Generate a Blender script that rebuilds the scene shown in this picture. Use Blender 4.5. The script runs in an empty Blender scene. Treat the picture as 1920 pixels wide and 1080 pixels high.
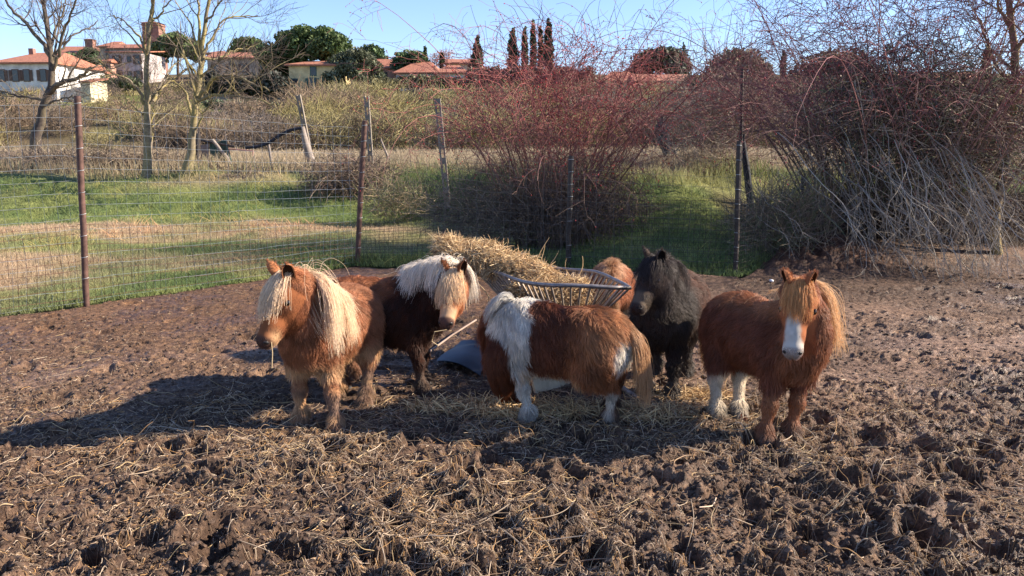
import bpy, math, random
import numpy as np
from mathutils import Vector

S = bpy.context.scene
COL = S.collection
R = math.radians
random.seed(7)
rng = np.random.default_rng(7)

# ------------------------------------------------------------------ camera, sky, sun
CAM_H = 1.6
PITCH = math.atan(270 / 1507.0)
FOC = 1507.0
cd = bpy.data.cameras.new('camera')
cam = bpy.data.objects.new('camera', cd)
COL.objects.link(cam)
cam.location = (0, 0, CAM_H)
cam.rotation_euler = (math.pi / 2 - PITCH, 0, 0)
cd.sensor_width = 36
cd.lens = 36 * FOC / 1920
cd.clip_start = .05
cd.clip_end = 9000
S.camera = cam

SUN_EL, SUN_AZ = R(29), R(5)            # azimuth: degrees from +X towards +Y
w = bpy.data.worlds.new('World')
S.world = w
w.use_nodes = True
nt = w.node_tree
sky = nt.nodes.new('ShaderNodeTexSky')
sky.sky_type = 'NISHITA'
sky.sun_disc = False
sky.sun_elevation = SUN_EL
sky.sun_rotation = math.pi / 2 - SUN_AZ
sky.air_density = 1.0
sky.dust_density = .15
sky.ozone_density = 2.0
sky.altitude = 100
bg = nt.nodes['Background']
bg.inputs['Strength'].default_value = .088
tn = nt.nodes.new('ShaderNodeMix'); tn.data_type = 'RGBA'; tn.blend_type = 'MULTIPLY'; tn.inputs[0].default_value = 1
tn.inputs[7].default_value = (.84, .89, 1.12, 1)      # clear winter blue
nt.links.new(sky.outputs[0], tn.inputs[6])
nt.links.new(tn.outputs[2], bg.inputs['Color'])

sd = bpy.data.lights.new('sun', 'SUN')
sd.energy = 4.9
sd.angle = R(.5)
sd.color = (1, .87, .70)
sun = bpy.data.objects.new('sun', sd)
COL.objects.link(sun)
sv = Vector((math.cos(SUN_EL) * math.cos(SUN_AZ), math.cos(SUN_EL) * math.sin(SUN_AZ), math.sin(SUN_EL)))
sun.rotation_euler = sv.to_track_quat('Z', 'Y').to_euler()
sun.location = sv * 40

S.view_settings.view_transform = 'Standard'
S.view_settings.look = 'None'
S.view_settings.gamma = 1
S.view_settings.exposure = 1.35
S.view_settings.use_curve_mapping = False
S.render.engine = 'CYCLES'
S.cycles.max_bounces = 5
S.cycles.diffuse_bounces = 3
S.cycles.glossy_bounces = 2
S.cycles.transmission_bounces = 3
S.cycles.transparent_max_bounces = 8
S.cycles_curves.shape = 'RIBBONS'


def at(px, py, y):
    """world point seen at pixel (px, py) of the 1920x1080 photo, at depth y from the camera"""
    u, v = (px - 960) / FOC, (540 - py) / FOC
    d = (u, math.cos(PITCH) + v * math.sin(PITCH), -math.sin(PITCH) + v * math.cos(PITCH))
    t = y / d[1]
    return np.array((d[0] * t, y, CAM_H + d[2] * t))


def gnd(px, py, z=0.):
    u, v = (px - 960) / FOC, (540 - py) / FOC
    d = (u, math.cos(PITCH) + v * math.sin(PITCH), -math.sin(PITCH) + v * math.cos(PITCH))
    t = (z - CAM_H) / d[2]
    return np.array((d[0] * t, d[1] * t, z))


# ------------------------------------------------------------------ helpers
def tag(o, label=None, cat=None, group=None, kind=None):
    if label: o['label'] = label
    if cat: o['category'] = cat
    if group: o['group'] = group
    if kind: o['kind'] = kind
    return o


def empty(name, loc=(0, 0, 0), rz=0, **k):
    o = bpy.data.objects.new(name, None)
    o.location = tuple(float(c) for c in loc)
    o.rotation_euler = (0, 0, rz)
    o.empty_display_size = .2
    COL.objects.link(o)
    return tag(o, **k)


def mesh_obj(name, verts, faces, m=None, parent=None, col=None, smooth=False, world=True):
    """faces: (N,k) array or list of tuples; verts in world space (converted if parent has a location)"""
    v = np.asarray(verts, dtype=np.float64)
    if parent is not None and world:
        v = v - np.array(origin(parent))
    me = bpy.data.meshes.new(name)
    if isinstance(faces, np.ndarray):
        n, k = faces.shape
        me.vertices.add(len(v))
        me.vertices.foreach_set('co', v.astype(np.float32).ravel())
        me.loops.add(n * k)
        me.loops.foreach_set('vertex_index', faces.astype(np.int32).ravel())
        me.polygons.add(n)
        me.polygons.foreach_set('loop_start', np.arange(0, n * k, k, dtype=np.int32))
        me.update(calc_edges=True)
    else:
        me.from_pydata([tuple(p) for p in v], [], [tuple(f) for f in faces])
    me.polygons.foreach_set('use_smooth', np.full(len(me.polygons), bool(smooth)))
    if col is not None:
        a = me.attributes.new('tint', 'FLOAT_COLOR', 'POINT')
        c = np.ones((len(v), 4), dtype=np.float32)
        c[:, :3] = col
        a.data.foreach_set('color', c.ravel())
    me.validate()
    if m: me.materials.append(m)
    o = bpy.data.objects.new(name, me)
    COL.objects.link(o)
    if parent is not None: o.parent = parent
    return o


def origin(o):
    x = np.zeros(3)
    while o is not None:
        x = x + np.array(o.location)
        o = o.parent
    return x


def hair_obj(name, pts, rad, col, m, parent=None):
    """pts (N,P,3), rad (N,P) or (P,), col (N,3): a curves object"""
    N, P, _ = pts.shape
    if parent is not None: pts = pts - origin(parent)
    hc = bpy.data.hair_curves.new(name)
    hc.add_curves([P] * N)
    hc.attributes['position'].data.foreach_set('vector', pts.astype(np.float32).ravel())
    r = np.broadcast_to(rad, (N, P)).astype(np.float32)
    a = hc.attributes.get('radius') or hc.attributes.new('radius', 'FLOAT', 'POINT')
    a.data.foreach_set('value', np.ascontiguousarray(r).ravel())
    c = np.ones((N, 4), dtype=np.float32)
    c[:, :3] = col
    a = hc.attributes.new('tint', 'FLOAT_COLOR', 'CURVE')
    a.data.foreach_set('color', c.ravel())
    hc.materials.append(m)
    o = bpy.data.objects.new(name, hc)
    COL.objects.link(o)
    if parent is not None: o.parent = parent
    return o


def tubes(pts, rad, sides=3):
    """pts (N,P,3) polylines, rad (N,P) -> verts, faces of thin tubes"""
    pts = np.asarray(pts, float)
    N, P, _ = pts.shape
    rad = np.broadcast_to(rad, (N, P))
    t = np.gradient(pts, axis=1)
    t /= np.linalg.norm(t, axis=2, keepdims=True) + 1e-9
    ref = np.where(np.abs(t[..., 2:3]) > .8, np.array([1., 0, 0]), np.array([0, 0, 1.]))
    ref = np.broadcast_to(ref[:, :1], t.shape)
    a = np.cross(t, ref)
    a /= np.linalg.norm(a, axis=2, keepdims=True) + 1e-9
    b = np.cross(t, a)
    ang = np.arange(sides) * 2 * np.pi / sides
    v = pts[:, :, None] + rad[:, :, None, None] * (np.cos(ang)[:, None] * a[:, :, None] + np.sin(ang)[:, None] * b[:, :, None])
    idx = np.arange(N * P * sides).reshape(N, P, sides)
    i0 = idx[:, :-1]
    i1 = idx[:, 1:]
    f = np.stack([i0, np.roll(i0, -1, 2), np.roll(i1, -1, 2), i1], -1).reshape(-1, 4)
    return v.reshape(-1, 3), f


class MB:
    """collects geometry for one mesh object"""
    def __init__(s): s.v, s.f, s.c, s.n = [], [], [], 0

    def add(s, v, f, c=None):
        v = np.asarray(v, float).reshape(-1, 3)
        s.v.append(v)
        f = np.asarray(f)
        if f.shape[1] == 3:
            f = np.column_stack([f, f[:, 2:3]]) * 1
            f[:, 3] = -1
        s.f.append(np.where(f >= 0, f + s.n, -1))
        if c is not None: s.c.append(np.broadcast_to(np.asarray(c, float), v.shape))
        s.n += len(v)
        return s

    def tube(s, p, r, sides=6, c=None, cap=True):
        p = np.asarray(p, float)[None]
        r = np.broadcast_to(r, p.shape[:2])
        v, f = tubes(p, r, sides)
        n0 = s.n
        s.add(v, f, c)
        if cap:
            for e in (0, p.shape[1] - 1):
                k = np.arange(sides) + e * sides
                cen = v[k].mean(0)
                fs = np.stack([k, np.roll(k, -1), np.full(sides, len(v))], 1)
                vv = np.vstack([v, cen])
                m = np.concatenate([k, [len(v)]])
                s.add(vv[m], np.stack([np.arange(sides), (np.arange(sides) + 1) % sides, np.full(sides, sides)], 1), c)
        return s

    def box(s, lo, hi, rz=0, c=None, cen=None):
        lo, hi = np.array(lo, float), np.array(hi, float)
        v = np.array([[(lo, hi)[i][0], (lo, hi)[j][1], (lo, hi)[k][2]] for i in (0, 1) for j in (0, 1) for k in (0, 1)])
        f = np.array([[0, 1, 3, 2], [4, 6, 7, 5], [0, 4, 5, 1], [2, 3, 7, 6], [0, 2, 6, 4], [1, 5, 7, 3]])
        if rz:
            cs, sn = math.cos(rz), math.sin(rz)
            o = np.array(cen if cen is not None else (lo + hi) / 2)
            d = v - o
            v = np.stack([o[0] + d[:, 0] * cs - d[:, 1] * sn, o[1] + d[:, 0] * sn + d[:, 1] * cs, v[:, 2]], 1)
        return s.add(v, f, c)

    def build(s, name, m, parent=None, smooth=False, world=True):
        v = np.vstack(s.v)
        f = np.vstack(s.f)
        col = np.vstack(s.c) if s.c else None
        if (f < 0).any():
            f = [tuple(int(i) for i in q if i >= 0) for q in f]
        return mesh_obj(name, v, f, m, parent, col, smooth, world)


# numpy noise
def _hash(ix, iy, seed):
    h = (ix.astype(np.int64) * 374761393 + iy.astype(np.int64) * 668265263 + seed * 1442695041) & 0xFFFFFFFF
    h = ((h ^ (h >> 13)) * 1274126177) & 0xFFFFFFFF
    return ((h ^ (h >> 16)) & 0xFFFF) / 65535.0


def vnoise(x, y, s, seed=0):
    x = np.asarray(x, float) / s + 1000.37
    y = np.asarray(y, float) / s + 1000.71
    ix, iy = np.floor(x), np.floor(y)
    fx, fy = x - ix, y - iy
    fx, fy = fx * fx * fx * (fx * (fx * 6 - 15) + 10), fy * fy * fy * (fy * (fy * 6 - 15) + 10)
    a = _hash(ix, iy, seed); b = _hash(ix + 1, iy, seed)
    c = _hash(ix, iy + 1, seed); d = _hash(ix + 1, iy + 1, seed)
    return ((a + (b - a) * fx) * (1 - fy) + (c + (d - c) * fx) * fy) * 2 - 1


def fbm(x, y, s, oct=4, seed=0, gain=.5):
    r, a = 0, 1.
    for i in range(oct):
        ca, sa = math.cos(i * 1.1), math.sin(i * 1.1)
        r = r + a * vnoise(x * ca - y * sa, x * sa + y * ca, s, seed + i * 17)
        s /= 2.03; a *= gain
    return r


def sstep(a, b, x):
    t = np.clip((x - a) / (b - a), 0, 1)
    return t * t * (3 - 2 * t)


# ------------------------------------------------------------------ materials
def new_mat(name):
    m = bpy.data.materials.new(name)
    m.use_nodes = True
    nt = m.node_tree
    return m, nt, nt.nodes['Principled BSDF']


def ramp(nt, fac, stops):
    r = nt.nodes.new('ShaderNodeValToRGB')
    e = r.color_ramp.elements
    while len(e) < len(stops): e.new(.5)
    for i, (p, c) in enumerate(stops):
        e[i].position = p
        e[i].color = (*c, 1) if len(c) == 3 else c
    nt.links.new(fac, r.inputs[0])
    return r.outputs[0]


def noise(nt, scale, detail=6, rough=.6, obj=True, dist=0):
    tc = nt.nodes.new('ShaderNodeTexCoord')
    n = nt.nodes.new('ShaderNodeTexNoise')
    n.inputs['Scale'].default_value = scale
    n.inputs['Detail'].default_value = detail
    n.inputs['Roughness'].default_value = rough
    n.inputs['Distortion'].default_value = dist
    nt.links.new(tc.outputs['Object'], n.inputs['Vector'])
    return n.outputs['Fac']


def mix(nt, a, b, fac, mode='MIX'):
    n = nt.nodes.new('ShaderNodeMix')
    n.data_type = 'RGBA'
    n.blend_type = mode
    for s, x in ((n.inputs[6], a), (n.inputs[7], b), (n.inputs[0], fac)):
        if hasattr(x, 'links'): nt.links.new(x, s)
        else: s.default_value = (*x, 1) if isinstance(x, tuple) else x
    return n.outputs[2]


def bump(nt, bs, h, strength=.5, dist=.01):
    b = nt.nodes.new('ShaderNodeBump')
    b.inputs['Strength'].default_value = strength
    b.inputs['Distance'].default_value = dist
    nt.links.new(h, b.inputs['Height'])
    nt.links.new(b.outputs[0], bs.inputs['Normal'])


def attr(nt):
    a = nt.nodes.new('ShaderNodeAttribute')
    a.attribute_name = 'tint'
    return a.outputs['Color']


def simple(name, c, rough=.7, scale=8, var=.25, metal=0, bmp=0, c2=None):
    m, nt, bs = new_mat(name)
    n = noise(nt, scale)
    lo = c2 or tuple(x * (1 - var) for x in c)
    hi = tuple(min(1, x * (1 + var)) for x in c)
    nt.links.new(ramp(nt, n, [(.3, lo), (.7, hi)]), bs.inputs['Base Color'])
    bs.inputs['Roughness'].default_value = rough
    bs.inputs['Metallic'].default_value = metal
    if bmp: bump(nt, bs, noise(nt, scale * 6), .5, bmp)
    return m


def tinted(name, rough=.8, spec=.3, transl=0, nscale=0):
    m, nt, bs = new_mat(name)
    c = attr(nt)
    if nscale:
        c = mix(nt, c, ramp(nt, noise(nt, nscale), [(.3, (.6, .6, .6)), (.7, (1.25, 1.25, 1.25))]), 1., 'MULTIPLY')
    nt.links.new(c, bs.inputs['Base Color'])
    bs.inputs['Roughness'].default_value = rough
    bs.inputs['Specular IOR Level'].default_value = spec
    if transl:
        t = nt.nodes.new('ShaderNodeBsdfTranslucent')
        nt.links.new(c, t.inputs['Color'])
        mx = nt.nodes.new('ShaderNodeMixShader')
        mx.inputs[0].default_value = transl
        nt.links.new(bs.outputs[0], mx.inputs[1])
        nt.links.new(t.outputs[0], mx.inputs[2])
        nt.links.new(mx.outputs[0], nt.nodes['Material Output'].inputs['Surface'])
    return m


M = {}
M['hair'] = tinted('hair_strands', .55, .35, .15)
M['coat_skin'] = tinted('coat_skin', .85, .1)
M['grass'] = tinted('grass_blades', .6, .25, .3)
M['straw'] = tinted('straw_stalks', .6, .3, .1)
M['twig'] = tinted('twig_bark', .8, .25)
M['bark'] = tinted('tree_bark', .85, .2, 0, 14)
M['leaf'] = tinted('evergreen_leaves', .6, .3, .15)
M['plaster'] = tinted('plaster_wall', .9, .2, 0, .8)
M['roof'] = simple('terracotta_roof', (.36, .145, .085), .85, 3.5, .45)
M['glass_dark'] = simple('dark_window_glass', (.03, .04, .05), .15, 2)
M['shutter'] = simple('shutter_brown', (.11, .06, .04), .7, 3)
M['shutter_green'] = simple('shutter_green', (.04, .10, .08), .7, 3)
M['brick'] = simple('old_brick', (.27, .14, .105), .9, 1.5, .3)
M['rust'] = simple('rusted_steel', (.11, .058, .045), .75, 18, .5, .2, .001)
M['rustwire'] = simple('rusted_wire', (.17, .08, .05), .7, 10, .3, .2)
M['galv'] = simple('galvanised_wire', (.42, .45, .46), .45, 10, .2, .5)
M['darkwire'] = simple('dull_wire', (.13, .13, .12), .6, 10, .3, .3)
M['darkpost'] = simple('dark_painted_post', (.042, .032, .027), .6, 14, .5, .2)
M['concrete'] = simple('weathered_concrete', (.25, .21, .165), .9, 9, .35, 0, .004)
M['steel'] = simple('worn_grey_tube', (.26, .235, .225), .5, 25, .35, .6)
M['slatmetal'] = simple('worn_brownish_bar', (.33, .27, .22), .5, 25, .4, .4)
M['sheet'] = simple('blue_grey_sheet', (.05, .062, .08), .45, 6, .3, .5)
M['cream'] = simple('cream_board', (.60, .50, .34), .8, 12, .25)
M['hoof'] = simple('hoof_horn', (.06, .05, .045), .6, 30, .4)
M['eye'] = simple('dark_eye', (.008, .005, .004), .08, 5)
M['nostril'] = simple('nostril_skin', (.012, .01, .01), .5, 20)
M['cloth_dark'] = simple('dark_cloth', (.018, .02, .03), .8, 12, .5)
M['net_green'] = simple('green_shade_net', (.06, .11, .10), .85, 10, .4)
M['plank'] = simple('old_plank', (.30, .22, .18), .9, 7, .3)
M['wood_grey'] = simple('grey_stake', (.24, .20, .17), .9, 9, .35)
M['goal'] = simple('reddish_pipe', (.32, .17, .13), .7, 9, .3)

# mud
m, nt, bs = new_mat('trampled_mud')
n1 = noise(nt, 1.3, 5, .6)
n2 = noise(nt, 17, 8, .7)
n3 = noise(nt, 70, 6, .7)
c = ramp(nt, n2, [(.30, (.048, .031, .022)), (.46, (.108, .072, .052)), (.60, (.21, .150, .110)), (.75, (.33, .25, .19))])
c = mix(nt, c, ramp(nt, n3, [(.35, (.55, .52, .5)), (.6, (1.1, 1.05, 1.0)), (.75, (1.5, 1.35, 1.15))]), 1., 'MULTIPLY')
c = mix(nt, c, attr(nt), 1., 'MULTIPLY')
nt.links.new(c, bs.inputs['Base Color'])
nt.links.new(ramp(nt, n1, [(.38, (.38, .38, .38)), (.55, (.85, .85, .85))]), bs.inputs['Roughness'])
bs.inputs['Specular IOR Level'].default_value = .35
ad = nt.nodes.new('ShaderNodeMath'); ad.operation = 'ADD'
nt.links.new(n2, ad.inputs[0]); nt.links.new(n3, ad.inputs[1])
bump(nt, bs, ad.outputs[0], .9, .018)
M['mud'] = m

# field sheet
m, nt, bs = new_mat('field_ground')
c = attr(nt)
c = mix(nt, c, ramp(nt, noise(nt, 5, 8, .75), [(.3, (.55, .55, .5)), (.5, (1, 1, 1)), (.7, (1.4, 1.35, 1.2))]), 1., 'MULTIPLY')
c = mix(nt, c, ramp(nt, noise(nt, .25, 6, .6), [(.3, (.75, .8, .75)), (.7, (1.25, 1.2, 1.2))]), 1., 'MULTIPLY')
nt.links.new(c, bs.inputs['Base Color'])
bs.inputs['Roughness'].default_value = .95
bs.inputs['Specular IOR Level'].default_value = .1
bump(nt, bs, noise(nt, 9, 8, .7), 1, .08)
M['field'] = m

# ------------------------------------------------------------------ terrain
FP = [gnd(160, 568), gnd(668, 495), gnd(1065, 500), gnd(1380, 515), gnd(1512, 482)]   # fence post feet
FP0 = FP[0] + (FP[0] - FP[1]) * 1.05
FP6 = np.array([6.6, 12.3, 0])
fx_ = np.array([FP0[0] - 3, FP0[0]] + [p[0] for p in FP] + [6.6, 12])
fy_ = np.array([FP0[1] - 3.5, FP0[1]] + [p[1] for p in FP] + [12.3, 12.5])


def fence_y(x): return np.interp(x, fx_, fy_)


def land(x, y):
    """smooth land height"""
    x = np.asarray(x, float); y = np.asarray(y, float)
    fy = fence_y(x)
    k = sstep(-2.5, 2.0, x)
    y0 = 16.0 * (1 - k) + (fy + .4) * k
    y1 = 20.5 * (1 - k) + (fy + 4.2) * k
    h = (0.92 + .10 * k) * sstep(y0, y1, y)
    h = h + (.05 + .10 * sstep(y0 - 1, y0 + 1, y)) * fbm(x, y, 2.2, 3, 5) * sstep(1, 4, y - fy) * (1 - sstep(40, 60, y))
    # rising hillside with the town
    far = sstep(58, 84, y) * 1.2 + np.clip(y - 66, 0, 74) / 74 * 7.4 + np.clip(y - 140, 0, 75) / 75 * 10.0 + np.clip(y - 215, 0, 120) / 120 * 3.0
    far = far - np.clip(y - 420, 0, 2600) / 2600 * 30
    h = h + far + fbm(x, y, 30, 3, 9) * .5 * sstep(60, 110, y)
    # shallow bank at the far right inside the paddock, where the big thicket stands
    h = h + .42 * np.exp(-(((x - 5.3) / 1.9) ** 2 + ((y - 12.3) / .9) ** 2)) * sstep(-.2, 1.2, x - 2.8)
    h = h + .30 * np.exp(-(((x - 4.3) / 1.1) ** 2 + ((y - 11.0) / .55) ** 2))
    return h


def ground_tint(x, y):
    """colour of the grass, dry grass and scrub soil at a place"""
    x = np.asarray(x, float); y = np.asarray(y, float)
    G1 = np.array((.245, .275, .095)); G2 = np.array((.145, .195, .070)); T1 = np.array((.42, .31, .20)); T2 = np.array((.36, .285, .185)); BR = np.array((.17, .13, .08)); OL = np.array((.20, .19, .075))
    n = fbm(x * .8, y * 1.3, 2.2, 4, 21)
    n2 = fbm(x, y, .5, 3, 33)
    dry = np.clip(.5 + 1.3 * (n - .05) + .35 * n2 - .40, 0, 1) * .65
    band = np.exp(-((y - 15.3 - .05 * x - .9 * n) / 1.25) ** 2) * sstep(1.5, -2.5, x) * (.75 + .3 * n2)
    left = sstep(-3.6, -6.2, x + .12 * (y - 8)) * sstep(14, 9.5, y)
    dry = np.clip(dry + band * 1.15 + left * .42, 0, 1)
    dry = dry * (1 - sstep(16.3, 17.2, y) * (1 - sstep(18.6, 19.4, y)) * .9)
    k = sstep(-2.5, 2.0, x)
    dry = dry * (1 - .6 * k * (y < 16))
    t = dry[..., None]
    g = G2 + (G1 - G2) * np.clip(.5 + n2[..., None] + .4 * n[..., None], 0, 1)
    c = g * (1 - t) + T1 * t
    crest = 19.8 * (1 - k) + (fence_y(x) + 3.6) * k
    a = sstep(-.3, 1.2, y - crest - .6 * n)[..., None]
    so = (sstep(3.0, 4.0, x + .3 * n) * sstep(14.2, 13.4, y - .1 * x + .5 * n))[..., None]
    c = c * (1 - so) + np.array((.075, .052, .036)) * (1 + .3 * n2[..., None]) * so  # dark soil, with the shade under the right thicket painted into its colour
    far = T2 * (1 + .2 * n[..., None])
    c = c * (1 - a) + far * a
    a = sstep(62, 72, y)[..., None]
    n3 = fbm(x, y, 22, 3, 41)[..., None]
    hill = BR + (OL - BR) * np.clip(.5 + 1.2 * n3, 0, 1)
    c = c * (1 - a) + hill * a
    # greener slope below the white house
    a = (sstep(100, 112, y) * sstep(150, 138, y) * sstep(10, -5, x))[..., None]
    c = c * (1 - a) + np.array((.15, .17, .06)) * a
    return np.clip(c, .01, 1)


def fan(ys, n, wid, ufun=None):
    u = np.linspace(-1, 1, n)
    X = u[None, :] * wid(ys)[:, None]
    Y = np.broadcast_to(ys[:, None], X.shape)
    return X, Y


def grid_faces(ny, nx):
    i = np.arange(ny * nx).reshape(ny, nx)
    return np.stack([i[:-1, :-1], i[:-1, 1:], i[1:, 1:], i[1:, :-1]], -1).reshape(-1, 4)


# field: from behind the camera to the horizon
ys = np.concatenate([np.linspace(-30, 4, 18), np.arange(4.5, 26, .12), 26 * 1.018 ** np.arange(1, 180), [1000, 1500, 2400, 4200]])
X, Y = fan(ys, 340, lambda y: np.abs(y) * 1.05 + 22)
Z = land(X, Y)
inside = sstep(.35, -.25, Y - fence_y(X)) * sstep(14, 12.5, Y)
Z = Z - inside * .30 + fbm(X, Y, .35, 3, 77) * .03 * sstep(30, 10, Y)
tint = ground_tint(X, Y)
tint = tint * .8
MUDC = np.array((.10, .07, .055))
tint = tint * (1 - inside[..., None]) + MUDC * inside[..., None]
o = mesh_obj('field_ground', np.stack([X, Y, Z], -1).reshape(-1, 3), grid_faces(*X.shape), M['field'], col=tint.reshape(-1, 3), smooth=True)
tag(o, kind='structure')

# mud: fine sheet inside the paddock
ys = [2.1]
while ys[-1] < 13.2: ys.append(ys[-1] + .0068 * (ys[-1] / 2.4) ** 1.25)
ys = np.array(ys)
NX = 820
MW = lambda y: .70 * y + 1.25
X, Y = fan(ys, NX, MW)
wx = X + .06 * fbm(X, Y, .25, 2, 3); wy = Y + .06 * fbm(X, Y, .25, 2, 4)
big = fbm(X, Y, 1.1, 2, 11)
med = fbm(wx, wy, .15, 4, 12, .58)
fine = 1 - 2 * np.abs(fbm(wx, wy, .055, 3, 13, .6))
smoothp = sstep(.15, .75, fbm(X, Y, .75, 3, 19))
rough_amt = (.45 + .55 * sstep(9, 4, Y) + .25 * sstep(-1, 2.5, X)) * (.95 - .65 * smoothp)
MZ = .022 * big + rough_amt * (.013 * med + .011 * fine + .006 * fbm(X, Y, .022, 2, 14))
NPIT = 1700
pr = np.random.default_rng(5)
dx_row = 2 * MW(ys) / (NX - 1)
for i in range(NPIT):
    py = 2.2 + 8.0 * pr.random() ** 1.5
    px = (pr.random() * 2 - 1) * MW(py)
    if pr.random() > (.50 + .5 * float(sstep(-1.5, 1.5, px)) * float(sstep(6, 4, py)) - .25 * float(sstep(5.5, 8, py))): continue
    r = pr.uniform(.032, .085); d = pr.uniform(.018, .075) * (.7 + .3 * (py < 4.5))
    el = pr.uniform(.8, 1.6); an = pr.random() * 3.14
    j0, j1 = np.searchsorted(ys, [py - 2.6 * r, py + 2.6 * r])
    if j1 <= j0: continue
    W = MW(py)
    k0 = max(0, int(((px - 2.6 * r) / (W * 1.03) + 1) / 2 * (NX - 1)) - 2); k1 = min(NX, int(((px + 2.6 * r) / (W * .97) + 1) / 2 * (NX - 1)) + 3)
    sx = X[j0:j1, k0:k1] - px; sy = Y[j0:j1, k0:k1] - py
    a = (sx * math.cos(an) + sy * math.sin(an)) / el; b = (-sx * math.sin(an) + sy * math.cos(an)) * math.sqrt(el)
    q = np.sqrt(a * a + b * b) / r + .22 * med[j0:j1, k0:k1]
    MZ[j0:j1, k0:k1] += -d * sstep(1.15, .45, q) + .38 * d * np.exp(-((q - 1.35) / .33) ** 2)
# flatter worn ground round the feeder
MZ *= 1 - .35 * np.exp(-(((X - .2) / 1.6) ** 2 + ((Y - 5.2) / .7) ** 2))
Z0 = land(X, Y)
MZ = MZ + Z0
# manure and leaf mound at the far right fence corner
mound = .16 * np.exp(-(((X - 3.8) / 1.2) ** 2 + ((Y - 10.4) / .5) ** 2))
MZ = MZ + mound * (1 + .25 * med)
edge = sstep(-.30, .25, Y - fence_y(X) - .10 * fbm(X, Y, .8, 3, 61))
MZ = MZ - edge * .22
n = fbm(X, Y, 1.4, 3, 71)
c = np.ones(X.shape + (3,))
dryish = np.clip(.5 + .9 * n, 0, 1)[..., None]
c = c * (np.array((.68, .60, .54)) * (1 - dryish) + np.array((1.18, 1.06, .95)) * dryish)
brown = (sstep(5.2, 7.5, Y) * sstep(1.4, -.2, X))[..., None]
c = c * (1 - brown) + c * np.array((.84, .74, .60)) * brown
grey = (np.exp(-(((X - 3.2) / 1.6) ** 2 + ((Y - 5.6) / 1.3) ** 2)))[..., None]
c = c * (1 - grey) + np.array((1.55, 1.62, 1.75)) * grey * c
c = c * (1 + .25 * smoothp[..., None])
rd = (np.clip(mound / .12, 0, 1))[..., None]
c = c * (1 - rd) + np.array((.75, .50, .40)) * rd
o = mesh_obj('mud_ground', np.stack([X, Y, MZ], -1).reshape(-1, 3), grid_faces(*X.shape), M['mud'], col=c.reshape(-1, 3), smooth=False)
o.data.polygons.foreach_set('use_smooth', np.ones(len(o.data.polygons), dtype=bool))
tag(o, kind='structure')


def mud_z(x, y):
    x = np.asarray(x, float); y = np.asarray(y, float)
    j = np.clip(np.searchsorted(ys_m, y), 1, len(ys_m) - 1)
    W = MW(ys_m[j])
    k = np.clip(((x / W + 1) / 2 * (NX - 1)).round().astype(int), 0, NX - 1)
    return MZ[j, k]


ys_m = ys
# ------------------------------------------------------------------ paddock fence
fence = empty('paddock_fence', (FP[0][0], FP[0][1], float(land(FP[0][0], FP[0][1]))), label='old wire mesh fence on rusty steel posts running between the mud and the grass', cat='fence')
posts = [  # foot px, top px, radius, material, height guess by top pixel
    (FP0, at(0, 0, 1) * 0 + np.array([FP0[0] - .03, FP0[1], 1.95]), .036, 'rust'),
    (FP[0], at(145, 180, FP[0][1] - .02), .031, 'rust'),
    (FP[1], at(684, 226, FP[1][1] - .10), .035, 'rust'),
    (FP[2], at(1071, 292, FP[2][1] + .03), .036, 'darkpost'),
    (FP[3], at(1386, 264, FP[3][1] + .02), .030, 'darkpost'),
    (FP[4], at(1504, 335, FP[4][1] + .02), .026, 'darkpost'),
    (FP6, np.array([6.62, 12.3, 1.3]), .03, 'darkpost')]
for i, (a, b, r, mt) in enumerate(posts):
    b = np.array(b); a = np.array([a[0], a[1], float(land(a[0], a[1])) - .25])
    p = np.stack([a * (1 - t) + b * t for t in np.linspace(0, 1, 6)])
    p[1:-1, :2] += rng.normal(size=(4, 2)) * .004
    mb = MB().tube(p, r, 10)
    po = mb.build('post', M[mt], fence, True)
    # wire ties round the post
    for t in np.linspace(.22, .97, 9):
        tb = MB()
        c = a * (1 - t) + b * t
        an = np.linspace(0, 2 * math.pi, 9)
        tb.tube(np.stack([c[0] + np.cos(an) * (r + .003), c[1] + np.sin(an) * (r + .003), c[2] + .006 * np.sin(an * 1 + i)], 1), .0028, 4, cap=False)
        tb.build('wire_tie', M['galv'], po, True)
brace = MB().tube([FP[0] + (-.10, .25, .32), FP[0] + (-.02, .06, .02)], .022, 6).build('brace_stub', M['wood_grey'], fence, True)

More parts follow.
